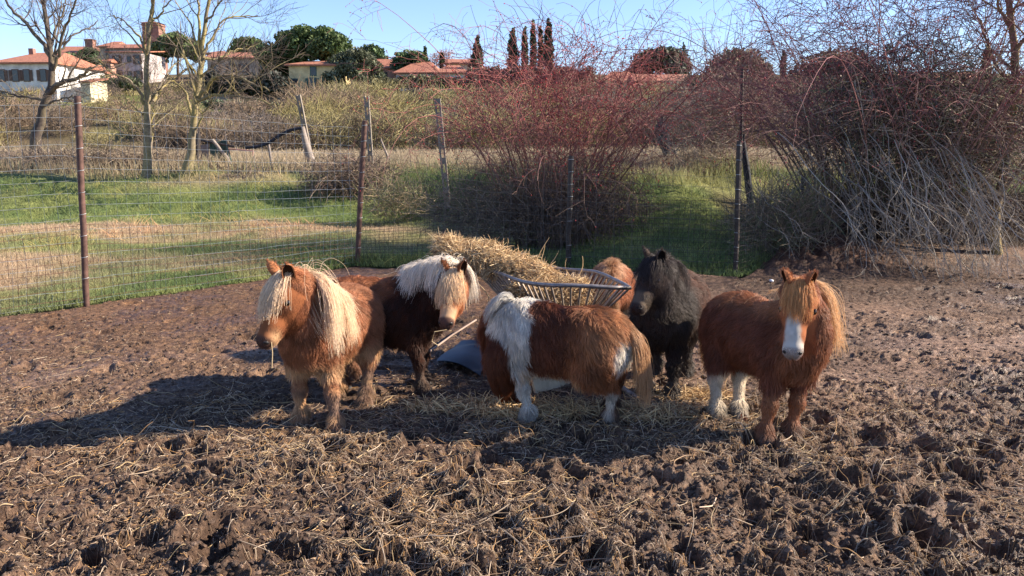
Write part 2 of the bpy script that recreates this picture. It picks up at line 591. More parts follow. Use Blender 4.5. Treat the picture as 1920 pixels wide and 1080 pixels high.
lowtop = [.80, .80, .56, .92, .92, .95, .95]
uptop = [1.88, 1.97, 1.80, 1.30, 1.20, 1.02, 1.0]
for i in range(6):
    A_, B_ = posts[i][0], posts[i + 1][0]
    L = np.linalg.norm((B_ - A_)[:2])
    def P(t, z):
        t = np.asarray(t, float)
        x = A_[0] + (B_[0] - A_[0]) * t; y = A_[1] + (B_[1] - A_[1]) * t
        g0 = land(x, y)
        y = y - .03 + .035 * np.sin(t * 9 + i) * np.sin(z * 3)
        return np.stack([x + .012 * np.sin(z * 7 + t * 20), y, g0 + z], -1)
    for nm, z0, z1, dz, dxw, mt, r in (('lower_mesh', -.03, 1, .095 if i < 2 else .06, .078 if i < 2 else .062, 'rustwire' if i < 2 else 'darkpost', .0021),
                                       ('upper_mesh', .02, 2, .125 if i < 2 else .15, .115 if i < 2 else .22, 'galv' if i < 2 else 'darkwire', .0017)):
        top = lowtop if z1 == 1 else uptop
        if i >= 4 and z1 == 2: continue
        mb = MB()
        n = int(L / dxw)
        ts = (np.arange(n) + .5) / n
        zt = top[i] * (1 - ts) + top[i + 1] * ts
        pts = np.stack([P(ts, z0 + (zt - z0) * k / 4) for k in range(5)], 1)
        pts[:, 1:, :2] += rng.normal(size=(n, 4, 2)) * .0035
        v, f = tubes(pts, r * (.8 if z1 == 2 else 1), 3)
        mb.add(v, f)
        nh = int((max(top[i], top[i + 1]) - z0) / dz) + 1
        tt = np.linspace(0, 1, 22)
        zz = []
        for k in range(nh + 1):
            u = k / nh
            zt = z0 + (top[i] * (1 - tt) + top[i + 1] * tt - z0) * u
            sag = -.02 * np.sin(math.pi * tt) * u + rng.normal() * .006 + rng.normal(size=22) * .003
            zz.append(P(tt, zt + sag))
        v, f = tubes(np.array(zz), r * 1.1, 3)
        mb.add(v, f)
        o = mb.build(nm, M[mt], fence)
        o['kind'] = 'stuff'

# ------------------------------------------------------------------ grass
def blades(name, n, y0, y1, ln=None, col_gain=1, rad=.003, seed=1, dens=None, xr=None, lean=.5, power=2.0, mat='grass', curv=.5):
    g = np.random.default_rng(seed)
    u = g.random(n * 2)
    # density falls with the square of the distance
    Yb = 1 / ((1 / y0) * (1 - u) + (1 / y1) * u) if power == 2 else y0 + (y1 - y0) * u
    Xb = (g.random(n * 2) * 2 - 1) * (Yb * .70 + .8) if xr is None else g.uniform(xr[0], xr[1], n * 2)
    k = Yb > fence_y(Xb) - .12 + .10 * vnoise(Xb, Yb, .4, 3)
    if dens is not None: k &= g.random(n * 2) < dens(Xb, Yb)
    Xb, Yb = Xb[k][:n], Yb[k][:n]
    n = len(Xb)
    L = ln(Xb, Yb, g) if callable(ln) else ln * g.uniform(.5, 1.3, n)
    a = g.random(n) * 6.283
    le = lean * g.uniform(.2, 1.2, n)
    d = np.stack([np.cos(a) * le, np.sin(a) * le, np.ones(n)], 1)
    z = land(Xb, Yb) - .01
    b = np.stack([Xb, Yb, z], 1)
    t = np.array([0, .35, .7, 1.])
    pts = b[:, None] + d[:, None] * (t[None, :, None] * L[:, None, None])
    pts[:, :, :2] += d[:, None, :2] * (t ** 2)[None, :, None] * L[:, None, None] * curv
    pts[:, :, 2] -= (t ** 2)[None, :] * (L * le * curv * .5)[:, None]
    c = ground_tint(Xb, Yb) * col_gain * g.uniform(.6, 1.45, (n, 1))
    r = rad * np.array([1, .9, .6, .15])[None] * (.6 + Yb / 14)[:, None]
    return tag(hair_obj(name, pts, r, np.clip(c, 0, 1), M[mat]), kind='stuff')

blades('grass', 150000, 6.5, 22, dens=lambda x, y: 1 - .93 * sstep(3.0, 4.0, x) * sstep(14.2, 13.4, y - .1 * x), ln=lambda x, y, g: (.055 + .045 * np.clip(fbm(x, y, 1.1, 3, 91) + .3, 0, 1)) * g.uniform(.5, 1.4, len(x)), col_gain=1.15, rad=.0026, seed=101)
blades('bank_grass', 52000, 10.0, 27, lambda x, y, g: .17 * g.uniform(.4, 1.4, len(x)), .9, .0032, 102,
       dens=lambda x, y: (1 - .95 * sstep(3.0, 4.0, x) * sstep(14.2, 13.4, y - .1 * x)) * np.clip(sstep(.25, .8, land(x, y)) * (.4 + fbm(x, y, 1.2, 2, 8)) + .75 * np.exp(-((y - fence_y(x) - .1) / .35) ** 2) * (x > -2.6), 0, 1))
def crest_d(x, y):
    k = sstep(-2.5, 2.0, x); c = 19.9 * (1 - k) + (fence_y(x) + 3.6) * k
    return sstep(-.4, .8, y - c)
def drytall(x, y, g): return (.22 + .2 * g.random(len(x))) * (1 + .4 * vnoise(x, y, 1.5, 6))
o = blades('dry_tall_grass', 46000, 12.5, 60, drytall, 1.05, .0042, 103, dens=crest_d, lean=.35)
def tuft_d(x, y): return np.clip(2.2 * (fbm(x, y, 1.3, 3, 55) - .28), 0, 1) * (1 - crest_d(x, y)) + .9 * np.exp(-((x + 2.1) / .5) ** 2 - ((y - 10.8) / .3) ** 2)
g_ = np.random.default_rng(4)
blades('dry_weeds', 9000, 9, 21, lambda x, y, g: .16 * g.uniform(.4, 1.5, len(x)), np.array((1.55, 1.25, 1.1)), .003, 104, dens=tuft_d, lean=.8)

# ------------------------------------------------------------------ straw on the mud
def straw(name, n, seed, lmin, lmax, r, cols, dens, ymax=9.0):
    g = np.random.default_rng(seed)
    m_ = n * 6
    u = g.random(m_)
    Ys = 1 / ((1 / 2.2) * (1 - u) + (1 / ymax) * u)
    Xs = (g.random(m_) * 2 - 1) * (Ys * .68 + .5)
    k = g.random(m_) < dens(Xs, Ys)
    k &= Ys < fence_y(Xs) - .1
    Xs, Ys = Xs[k][:n], Ys[k][:n]; n = len(Xs)
    L = g.uniform(lmin, lmax, n) * g.uniform(.5, 1, n)
    a = g.random(n) * 6.283 + .0
    bend = g.normal(0, .22, n)
    t = np.linspace(-.5, .5, 5)
    pts = np.zeros((n, 5, 3))
    for i, tt in enumerate(t):
        aa = a + bend * tt * 2
        pts[:, i, 0] = Xs + np.cos(aa) * tt * L; pts[:, i, 1] = Ys + np.sin(aa) * tt * L
        pts[:, i, 2] = mud_z(pts[:, i, 0], pts[:, i, 1])
    top = np.maximum(pts[:, 0, 2], pts[:, 4, 2])
    li = pts[:, :1, 2] * (1 - (t + .5)) + pts[:, 4:, 2] * (t + .5)
    pts[:, :, 2] = np.maximum(pts[:, :, 2], li) + .004 + g.random((n, 1)) * .008
    up = g.random(n) < .10
    pts[up, :, 2] += (t + .5)[None] * L[up, None] * g.uniform(.2, .8, (up.sum(), 1))
    c = np.array(cols)[g.integers(0, len(cols), n)] * g.uniform(.55, 1.3, (n, 1))
    rr = r * g.uniform(.6, 1.3, (n, 1)) * np.array([[.8, 1, 1, 1, .6]])
    return tag(hair_obj(name, pts, rr, c, M['straw']), kind='stuff')

def E2(x, y, cx, cy, sx, sy): return np.exp(-((x - cx) / sx) ** 2 - ((y - cy) / sy) ** 2)
def dens_long(x, y):
    d = .035 + .16 * np.clip(fbm(x, y, .9, 3, 15), 0, 1)
    d = d + .75 * E2(x, y, .4, 4.7, 1.7, .55) + .55 * E2(x, y, -1.5, 4.15, 1.3, .28) + .6 * E2(x, y, -1.9, 4.8, .8, .2) + .5 * E2(x, y, 1.9, 4.2, 1.2, .5) + .45 * E2(x, y, -.3, 3.35, .8, .35) + .4 * E2(x, y, -.5, 4.0, 1.2, .4)
    d = d * (.30 + 1.2 * np.clip(.5 + fbm(x, y, .35, 3, 25), 0, 1))
    return np.clip(d * (1 - .75 * sstep(5.4, 6.5, y)), 0, 1)
MUS = (.33, .24, .16); YEL = (.58, .42, .22); PAL = (.48, .37, .26); BRN = (.25, .165, .10); DKB = (.12, .08, .055); ORG = (.42, .24, .10)
straw('long_straw', 7500, 201, .05, .20, .0013, [YEL, PAL, PAL, MUS, BRN, BRN, ORG], dens_long, 7)
straw('straw_chaff', 52000, 202, .010, .05, .0014, [PAL, BRN, BRN, DKB, DKB, ORG, MUS, MUS], lambda x, y: np.clip(.25 + .8 * dens_long(x, y) + .3 * fbm(x, y, .5, 3, 35), 0, 1), 9.5)
straw('coarse_stalks', 240, 203, .12, .34, .0024, [YEL, PAL, PAL, BRN], lambda x, y: np.clip(.25 + dens_long(x, y) + .4 * E2(x, y, -.3, 3.2, .6, .4), 0, 1), 6)
# loose yellow clusters in the foreground
g = np.random.default_rng(9)
for cx, cy, k in ((-.75, 3.25, 60), (-.62, 3.0, 40), (.02, 3.35, 50), (-.25, 3.5, 40), (1.6, 3.9, 40), (-2.0, 4.55, 70)):
    pass

# clods: small crumbs of earth
g = np.random.default_rng(12)
ico = np.array([(0, 0, 1), (.89, 0, .45), (.28, .85, .45), (-.72, .53, .45), (-.72, -.53, .45), (.28, -.85, .45), (.72, .53, -.45), (-.28, .85, -.45), (-.89, 0, -.45), (-.28, -.85, -.45), (.72, -.53, -.45), (0, 0, -1)])
icf = np.array([(0, 1, 2), (0, 2, 3), (0, 3, 4), (0, 4, 5), (0, 5, 1), (1, 6, 2), (2, 7, 3), (3, 8, 4), (4, 9, 5), (5, 10, 1), (6, 7, 2), (7, 8, 3), (8, 9, 4), (9, 10, 5), (10, 6, 1), (6, 11, 7), (7, 11, 8), (8, 11, 9), (9, 11, 10), (10, 11, 6)])
def crumbs(name, n, rmin, rmax, y0, y1, seed, mt, dens=None, tint=None):
    g = np.random.default_rng(seed)
    u = g.random(n * 3)
    Yc = 1 / ((1 / y0) * (1 - u) + (1 / y1) * u)
    Xc = (g.random(n * 3) * 2 - 1) * (Yc * .68 + .5)
    k = Yc < fence_y(Xc) - .1
    if dens is not None: k &= g.random(n * 3) < dens(Xc, Yc)
    Xc, Yc = Xc[k][:n], Yc[k][:n]; n = len(Xc)
    r = (rmin + (rmax - rmin) * g.random(n) ** 2.5)[:, None, None]
    v = ico[None] * r * g.uniform(.5, 1.3, (n, 12, 1)) * np.array([1, 1, .7])
    v[:, :, 0] += Xc[:, None]; v[:, :, 1] += Yc[:, None]; v[:, :, 2] += (mud_z(Xc, Yc) + r[:, 0, 0] * .15)[:, None]
    f = (icf[None] + (np.arange(n) * 12)[:, None, None]).reshape(-1, 3)
    c = np.repeat(g.uniform(.6, 1.35, (n, 1)) * np.array((1, .97, .94))[None], 12, 0) if tint is None else np.repeat(tint(Xc, Yc, g), 12, 0)
    return tag(mesh_obj(name, v.reshape(-1, 3), f, M[mt], col=c), kind='stuff')
crumbs('mud_crumbs', 42000, .003, .018, 2.2, 10, 301, 'mud')

# ------------------------------------------------------------------ hay feeder
RZ = .66
rim = [gnd(885, 499, RZ), gnd(962, 521, RZ), gnd(1032, 538, RZ), gnd(1190, 538, RZ), gnd(1118, 512, RZ), gnd(1025, 498, RZ), gnd(940, 489, RZ)]
cx, cy = .22, 5.72
feeder = empty('hay_feeder', (cx, cy, float(mud_z(cx, cy))), label='worn steel hay feeder with slanting bars and a bent grey rim, between the ponies', cat='hay feeder')
loop = rim + [rim[0]]
pp = []
for a, b in zip(loop[:-1], loop[1:]):
    for t in np.linspace(0, 1, 5)[:-1]: pp.append(a * (1 - t) + b * t)
pp.append(rim[0])
pp = np.array(pp)
pp[:, 2] += .012 * np.sin(np.arange(len(pp)) * .9)
pp2 = pp.copy()
for _ in range(1): pp2[1:-1] = .7 * pp2[1:-1] + .15 * (pp2[:-2] + pp2[2:])
MB().tube(pp2, .0145, 8, cap=False).build('rim', M['steel'], feeder, True)
bot = np.array((cx + .12, cy - .02, .22))
bp = bot + (pp2 - bot) * np.array((.30, .28, 0))
bp[:, 2] = .21
MB().tube(bp, .014, 8, cap=False).build('bottom_ring', M['steel'], feeder, True)
ds = np.r_[0, np.cumsum(np.linalg.norm(np.diff(pp2, axis=0), axis=1))]
nb = 52
for k in range(nb):
    s_ = ds[-1] * k / nb
    a = np.array([np.interp(s_, ds, pp2[:, j]) for j in range(3)])
    b = np.array([np.interp(s_ + .03, ds, bp[:, j] if False else bp[:, j]) for j in range(3)])
    b = np.array([np.interp(min(s_ + .22, ds[-1]), ds, bp[:, j]) for j in range(3)])
    MB().tube(np.array([a, a * .5 + b * .5, b]), .0085, 6).build('bar', M['slatmetal'], feeder, True)
gz = lambda p: np.array([p[0], p[1], float(mud_z(p[0], p[1])) - .03])
for top, foot in ((bp[8], gnd(1212, 757)), (bp[0], gnd(905, 672)), (bp[14], np.array((1.0, 6.2, 0))), (bp[22], np.array((.05, 6.5, 0)))):
    MB().tube(np.array([top, gz(foot)]), .017, 8).build('leg', M['slatmetal'], feeder, True)
# blue grey tray sheet at the left, leaning cream board under the feeder
t1 = MB()
ca = [gnd(818, 686), gnd(900, 708), gnd(925, 676), gnd(865, 664)]
zs = [.03, .02, .08, .09]
tv = np.array([[p[0], p[1], float(mud_z(p[0], p[1])) + z] for p, z in zip(ca, zs)])
gy, gx = np.meshgrid(np.linspace(0, 1, 7), np.linspace(0, 1, 9), indexing='ij')
sv_ = (1 - gy)[..., None] * ((1 - gx)[..., None] * tv[0] + gx[..., None] * tv[1]) + gy[..., None] * ((1 - gx)[..., None] * tv[3] + gx[..., None] * tv[2])
sv_[..., 2] += .035 * np.sin(gx * 3.1) + .01 * np.sin(gy * 6)
top_ = sv_.reshape(-1, 3); n_ = len(top_)
f = grid_faces(7, 9)
o = mesh_obj('metal_sheet', np.vstack([top_, top_ - (0, 0, .006)]), np.vstack([f, f[:, ::-1] + n_]), M['sheet'], None, None, True)
tag(o, 'bent blue grey metal sheet lying on the mud below the hay, left of the pinto', 'metal sheet')
t2 = MB()
a, b = gnd(1005, 742), gnd(1098, 712)
a[2] = float(mud_z(a[0], a[1])); b[2] = float(mud_z(b[0], b[1]))
dr = unit_ = (b - a) / np.linalg.norm(b - a)
nrm = np.array((-dr[1], dr[0], 0))
v = [a, b, b + nrm * .06 + (0, 0, .20), a + nrm * .06 + (0, 0, .17)]
v = np.array(v + [p + nrm * .02 for p in v])
o = mesh_obj('trough_board', v, np.array([[0, 1, 2, 3], [7, 6, 5, 4], [0, 4, 5, 1], [1, 5, 6, 2], [2, 6, 7, 3], [3, 7, 4, 0]]), M['cream'])
tag(o, 'cream coloured board standing on the straw, seen below the belly of the pinto', 'board')
a, b = gnd(800, 668), gnd(893, 626)
o = MB().tube(np.array([gz(a) + (0, 0, .05), (gz(a) + gz(b)) / 2 + (0, 0, .10), gz(b) + (0, 0, .13)]), .008, 6).build('wooden_pole', M['plank'], None, True)
tag(o, 'thin pale pole lying beside the left end of the feeder', 'pole')

# hay heaped in the feeder
def hay(name, blobs, n, lab, seed, stand=.25, col=None):
    g = np.random.default_rng(seed)
    w_ = np.array([b[3] * b[4] * b[5] for b in blobs]) ** .7
    k = g.choice(len(blobs), n, p=w_ / w_.sum())
    B = np.array([b[:6] for b in blobs])[k]
    q = unit_rows(g.normal(size=(n, 3))) * (g.random((n, 1)) ** (1 / 4.))
    c = B[:, :3] + q * B[:, 3:6]
    tn = g.normal(size=(n, 3)); tn[:, 2] *= .6
    tn = tn - q * (tn * q).sum(1, keepdims=True) * .7 + q * (g.random((n, 1)) < .12) * 1.4 + np.array((-.25, 0, .35))
    d = unit_rows(tn)
    L = g.uniform(.05, .24, n)
    bend = unit_rows(g.normal(size=(n, 3))) * .25
    t = np.linspace(-.5, .5, 5)
    pts = c[:, None] + d[:, None] * (t[None, :, None] * L[:, None, None]) + bend[:, None] * ((t ** 2)[None, :, None] * L[:, None, None])
    pts[:, :, 2] -= (t ** 2)[None] * L[:, None] * .5
    cols = np.array([(.66, .46, .24), (.74, .56, .32), (.42, .27, .13), (.56, .39, .21), (.26, .16, .085)])
    cc = cols[g.integers(0, 5, n)] * g.uniform(.7, 1.3, (n, 1))
    return tag(hair_obj(name, pts, np.array([[.0014, .0017, .0017, .0015, .0007]]) * g.uniform(.7, 1.7, (n, 1)), cc, M['straw']), **lab)
def unit_rows(v): return v / (np.linalg.norm(v, axis=-1, keepdims=True) + 1e-9)
hb = [at(858, 474, 6.15), at(905, 478, 6.1), at(960, 492, 6.0), at(1000, 512, 5.9), at(930, 500, 6.0), at(985, 560, 5.75), at(1010, 540, 5.75), at(1060, 560, 5.65), at(900, 492, 6.2), at(840, 458, 6.2), at(1070, 535, 5.7)]
sz = [(.16, .2, .10), (.19, .20, .10), (.16, .17, .06), (.15, .18, .08), (.10, .10, .03), (.14, .14, .12), (.2, .16, .08), (.13, .12, .09), (.10, .10, .03), (.10, .12, .06), (.13, .12, .05)]
hay('hay_heap', [(*p, *s_) for p, s_ in zip(hb, sz)], 15000, dict(kind='stuff'), 401)
hay('fallen_hay', [(*gnd(1000, 770, .04), .35, .12, .03), (*gnd(1180, 770, .04), .45, .16, .015), (*gnd(1060, 760, .01), .3, .12, .01), (*gnd(880, 760, .03), .4, .12, .02), (*gnd(1290, 740, .03), .3, .1, .02)], 2600, dict(kind='stuff'), 402)
# a few stalks sticking out of the heap
g = np.random.default_rng(31)
tops = []
for px0, py0, px1, py1, yy in ((1000, 505, 1030, 445, 5.9), (1005, 510, 1022, 460, 5.9), (1012, 515, 1048, 470, 5.8), (1075, 525, 1062, 484, 5.8), (1080, 525, 1092, 480, 5.8), (850, 470, 838, 428, 6.1), (940, 470, 952, 446, 6.0), (905, 540, 935, 590, 5.7), (915, 575, 895, 530, 5.7)):
    a, b = at(px0, py0, yy), at(px1, py1, yy - .05)
    t = np.linspace(0, 1, 6)[:, None]
    tops.append(a * (1 - t) + b * t + np.array((.03, 0, 0)) * np.sin(t * 3.14) * g.normal())
v, f = tubes(np.array(tops), np.linspace(.004, .0015, 6)[None] * np.ones((len(tops), 1)), 4)
tag(mesh_obj('hay_stalks', v, f, M['straw'], col=np.tile((.6, .42, .22), (len(v), 1))), kind='stuff')
# ------------------------------------------------------------------ ponies
class Field:
    """smooth union of tapered capsules sampled on a grid"""
    def __init__(s, lo, hi, h=.0095):
        s.lo = np.array(lo, float); s.h = h
        n = np.ceil((np.array(hi) - s.lo) / h).astype(int) + 1
        s.n = n
        s.D = np.full(tuple(n), .35, np.float32)

    def blk(s, lo, hi):
        a = np.clip(np.floor((lo - s.lo) / s.h).astype(int), 0, s.n)
        b = np.clip(np.ceil((hi - s.lo) / s.h).astype(int) + 1, 0, s.n)
        ax = [s.lo[i] + s.h * np.arange(a[i], b[i]) for i in range(3)]
        sl = tuple(slice(a[i], b[i]) for i in range(3))
        return sl, ax[0][:, None, None], ax[1][None, :, None], ax[2][None, None, :]

    def cap(s, a, b, ra, rb, k=.05, sub=False, ysq=1.):
        a = np.array(a, float); b = np.array(b, float)
        m = max(ra, rb) + (k + .06 if not sub else .02)
        sl, x, y, z = s.blk(np.minimum(a, b) - m, np.maximum(a, b) + m)
        d = b - a
        L = float(d @ d) + 1e-9
        t = np.clip(((x - a[0]) * d[0] + (y - a[1]) * d[1] + (z - a[2]) * d[2]) / L, 0, 1)
        q = np.sqrt((x - a[0] - t * d[0]) ** 2 + ((y - a[1] - t * d[1]) * ysq) ** 2 + (z - a[2] - t * d[2]) ** 2) - (ra + (rb - ra) * t)
        D = s.D[sl]
        if sub:
            s.D[sl] = np.maximum(D, -q)
        else:
            hh = np.clip(.5 + .5 * (D - q) / k, 0, 1)
            s.D[sl] = D + (q - D) * hh - k * hh * (1 - hh)

    def __call__(s, p):
        g = (p - s.lo) / s.h
        g = np.clip(g, 0, s.n - 1.001)
        i = g.astype(int); f = (g - i).astype(np.float32)
        D = s.D; r = 0
        for a in (0, 1):
            for b in (0, 1):
                for c in (0, 1):
                    w_ = (f[:, 0] if a else 1 - f[:, 0]) * (f[:, 1] if b else 1 - f[:, 1]) * (f[:, 2] if c else 1 - f[:, 2])
                    r = r + w_ * D[i[:, 0] + a, i[:, 1] + b, i[:, 2] + c]
        return r

    def grad(s, p):
        e = s.h
        g = np.stack([s(p + np.eye(3)[k] * e) - s(p - np.eye(3)[k] * e) for k in range(3)], 1)
        return g / (np.linalg.norm(g, axis=1, keepdims=True) + 1e-9)

    def surface(s):
        D = s.D; nx, ny, nz = D.shape
        neg = D < 0
        c = [neg[i:nx - 1 + i, j:ny - 1 + j, k:nz - 1 + k] for i in (0, 1) for j in (0, 1) for k in (0, 1)]
        cnt = sum(x.astype(np.int8) for x in c)
        act = np.argwhere((cnt > 0) & (cnt < 8))
        idx = -np.ones((nx - 1, ny - 1, nz - 1), int)
        idx[tuple(act.T)] = np.arange(len(act))
        acc = np.zeros((len(act), 3)); num = np.zeros(len(act))
        corners = [(i, j, k) for i in (0, 1) for j in (0, 1) for k in (0, 1)]
        val = {q: D[act[:, 0] + q[0], act[:, 1] + q[1], act[:, 2] + q[2]] for q in corners}
        for q in corners:
            for ax in range(3):
                if q[ax] == 0:
                    q2 = tuple(q[i] + (i == ax) for i in range(3))
                    v0, v1 = val[q], val[q2]
                    m = (v0 < 0) != (v1 < 0)
                    t = np.where(m, v0 / np.where(m, v0 - v1, 1), 0)
                    pos = np.array(q, float)[None] + np.eye(3)[ax][None] * t[:, None]
                    acc += pos * m[:, None]; num += m
        V = s.lo + (act + acc / num[:, None]) * s.h
        F = []
        for ax in range(3):
            u, v_ = [(1, 2), (2, 0), (0, 1)][ax]
            sl0 = [slice(1, -1)] * 3; sl0[ax] = slice(0, -1)
            sl1 = [slice(1, -1)] * 3; sl1[ax] = slice(1, None)
            a_, b_ = neg[tuple(sl0)], neg[tuple(sl1)]
            for inside_first in (True, False):
                e = np.argwhere(a_ & ~b_ if inside_first else ~a_ & b_)
                if not len(e): continue
                e = e + 1; e[:, ax] -= 1
                def cell(du, dv):
                    q = e.copy(); q[:, u] -= du; q[:, v_] -= dv
                    return idx[tuple(q.T)]
                quad = [cell(1, 1), cell(0, 1), cell(0, 0), cell(1, 0)]
                if not inside_first: quad = quad[::-1]
                F.append(np.stack(quad, 1))
        F = np.vstack(F)
        F = F[(F >= 0).all(1)]
        return V, F


def unit(v):
    v = np.asarray(v, float)
    return v / (np.linalg.norm(v, axis=-1, keepdims=True) + 1e-9)


def drape(F, roots, dirs, length, steps, margin, grav=.28, curl=.05, clump=None, keep=0., seed=1, away=None):
    """grow strands that fall under gravity and lie on the body"""
    g = np.random.default_rng(seed)
    N = len(roots)
    P = np.zeros((N, steps, 3)); P[:, 0] = roots
    v = unit(dirs)
    st = (length / (steps - 1))[:, None]
    lat = unit(g.normal(size=(N, 3)))
    for i in range(1, steps):
        v = unit(v * (1 - grav) + np.array([0, 0, -1.]) * grav * 1.3 + curl * g.normal(size=(N, 3)) + keep * lat)
        p = P[:, i - 1] + v * st
        for _ in range(2):
            d = F(p)
            m = d < margin
            if m.any():
                gr = F.grad(p[m])
                p[m] += gr * (margin[m] - d[m])[:, None]
        v = unit(unit(p - P[:, i - 1]) * .8 + v * .2)
        P[:, i] = P[:, i - 1] + unit(p - P[:, i - 1]) * st
    if clump:
        lead = g.integers(0, N, clump)
        d = ((roots[:, None] - roots[None, lead]) ** 2).sum(2)
        d += g.random(d.shape) * .0006
        L = lead[d.argmin(1)]
        w_ = (np.linspace(0, 1, steps) ** .8)[None, :, None] * .78 * g.uniform(.3, 1, (N, 1, 1))
        off = P[L] - P[L][:, :1] * 0
        P = P * (1 - w_) + off * w_
    return P


def sample_faces(V, F, n, g, wfun=None):
    a = V[F[:, 0]]; b = V[F[:, 1]]; c = V[F[:, 2]]; d = V[F[:, 3]]
    ar = np.linalg.norm(np.cross(c - a, d - b), axis=1) / 2
    if wfun is not None: ar = ar * wfun((a + b + c + d) / 4)
    i = g.choice(len(F), n, p=ar / ar.sum())
    u, v = g.random((2, n, 1))
    return (a[i] * (1 - u) + b[i] * u) * (1 - v) + (d[i] * (1 - u) + c[i] * u) * v


def make_pony(label, loc, heading, s, poll, muz, feet, coat, mane_c, fore_c, tail_c, seed=1, mane_side=1, mane_len=.30,
              fore_len=.24, hairn=42000, ear_dir=None, fat=1., tail_len=.5, neck_ctrl=None, mane_n=2600, face_turn=0., mane_both=.15, fore_side=0., furlen=1., mdir=(0, 0, 0), mmar=1., upow=1., umin=0.):
    """poll, muz: world points; feet: four world xy (front left, front right, hind left, hind right)"""
    g = np.random.default_rng(seed)
    ch, sh = math.cos(heading), math.sin(heading)
    fxy = np.array(feet, float)
    z0 = float(np.mean([mud_z(*f) for f in fxy])) - .004
    root = empty('pony', (loc[0], loc[1], z0), heading, label=label, cat='pony')
    def loc3(p):
        d = np.array(p, float) - np.array((loc[0], loc[1], z0))
        return np.array((d[0] * ch + d[1] * sh, -d[0] * sh + d[1] * ch, d[2]))
    Pp, Q = loc3(poll), loc3(muz)
    ft = [loc3((f[0], f[1], z0))[:2] for f in fxy]
    e = unit(Q - Pp)
    hl = np.linalg.norm(Q - Pp) / .385          # head scale
    sdv = unit(np.cross((0, 0, 1.), e))
    if abs(face_turn) > 0:
        upv = unit(np.cross(e, sdv))
        sdv = unit(sdv * math.cos(face_turn) + upv * math.sin(face_turn))
    upv = unit(np.cross(e, sdv))
    H = lambda t, up=0., lat=0.: Pp + hl * (e * t + upv * up + sdv * lat)
    # ---- prims
    N0 = np.array((.235, 0, .615)) * s
    hn = H(.0, -.03)
    ctrl = np.array(neck_ctrl, float) * s if neck_ctrl is not None else N0 + (np.array((.16, 0, .14)) * s)
    tt = np.linspace(0, 1, 8)[:, None]
    nc = (1 - tt) ** 2 * N0 + 2 * tt * (1 - tt) * ctrl + tt ** 2 * hn
    tang = unit(np.gradient(nc, axis=0))
    latn = unit(np.array((0, 1., 0)) * (1 - tt ** 2) + sdv * tt ** 2)
    latn = unit(latn - tang * (latn * tang).sum(1, keepdims=True))
    dn = unit(np.cross(tang, latn))
    dep = ((1 - tt) * .115 + tt * .045) * s
    rad = ((1 - tt) * .125 + tt * .076).ravel() * s
    crest = nc + dn * dep; thro = nc - dn * dep
    allp = np.vstack([crest, thro, H(0), H(.42), H(.1, .1), H(.1, -.2), np.array([(-.66, .3, -.03), (.45, -.3, .95)]) * s, np.array([(f[0], f[1], 0) for f in ft])])
    F = Field(allp.min(0) - .17, allp.max(0) + .17)
    A = lambda *p: np.array(p) * s
    C = F.cap
    f_ = fat
    C(A(-.24, 0, .59), A(.16, 0, .585), .200 * s * f_, .190 * s * f_, .06)
    C(A(-.12, 0, .555), A(.08, 0, .55), .200 * s * f_, .200 * s * f_, .07)
    C(A(-.34, .045, .60), A(-.30, .045, .60), .175 * s, .18 * s, .06)
    C(A(-.34, -.045, .60), A(-.30, -.045, .60), .175 * s, .18 * s, .06)
    C(A(.24, 0, .56), A(.30, 0, .57), .185 * s, .155 * s, .07)
    C(A(.12, 0, .70), A(.24, 0, .70), .10 * s, .10 * s, .08)
    for i in range(7):
        C(crest[i], crest[i + 1], rad[i] * .78, rad[i + 1] * .72, .05)
        C(thro[i], thro[i + 1], rad[i], rad[i + 1], .05)
    q = hl
    C(H(.00, -.005), H(.14, .0), .086 * q, .080 * q, .04)
    C(H(.10, .012, .03), H(.15, .010, .034), .060 * q, .052 * q, .03)
    C(H(.10, .012, -.03), H(.15, .010, -.034), .060 * q, .052 * q, .03)
    C(H(.14, -.0), H(.28, -.005), .074 * q, .054 * q, .03)
    C(H(.28, -.005), H(.365, -.012), .057 * q, .056 * q, .025)
    C(H(.08, -.060, .015), H(.17, -.062, .015), .070 * q, .060 * q, .03)
    C(H(.08, -.060, -.015), H(.17, -.062, -.015), .070 * q, .060 * q, .03)
    C(H(.17, -.058), H(.34, -.05), .058 * q, .034 * q, .03)
    for lt in (1, -1):
        C(H(.362, .004, .024 * lt), H(.375, -.004, .022 * lt), .029 * q, .026 * q, .015)
        C(H(.125, .062, .050 * lt), H(.17, .052, .045 * lt), .018 * q, .014 * q, .02)
    # legs
    hoofs = []
    for i, (fx, fy) in enumerate(ft):
        side = 1 if i % 2 == 0 else -1
        if i < 2:
            j0 = A(.255, .085 * side, .50); j1 = A(.235, .10 * side, .385)
            foot = np.array((fx, fy, 0))
            j2 = j1 * .45 + foot * .55 + A(.012, 0, 0); j2[2] = .225 * s
            j3 = j1 * .12 + foot * .88; j3[2] = .075 * s
            C(j0, j1, .100 * s, .070 * s, .05)
            C(j1, j2, .058 * s, .037 * s, .03)
            C(j2, j2 - A(0, 0, .02), .044 * s, .041 * s, .02)
            C(j2, j3, .031 * s, .028 * s, .02)
        else:
            j0 = A(-.33, .085 * side, .53); j1 = A(-.27, .115 * side, .42)
            foot = np.array((fx, fy, 0))
            j2 = j1 * .35 + foot * .65; j2[2] = .25 * s; j2[0] -= .065 * s
            j3 = j1 * .08 + foot * .92; j3[2] = .08 * s; j3[0] -= .012 * s
            C(j0, j1, .145 * s, .105 * s, .05)
            C(A(-.36, .085 * side, .50), j2 * .6 + j1 * .4, .12 * s, .066 * s, .05)
            C(j1, j2, .075 * s, .038 * s, .04)
            C(j2, j2 + A(-.012, 0, .015), .044 * s, .038 * s, .02)
            C(j2, j3, .034 * s, .030 * s, .02)
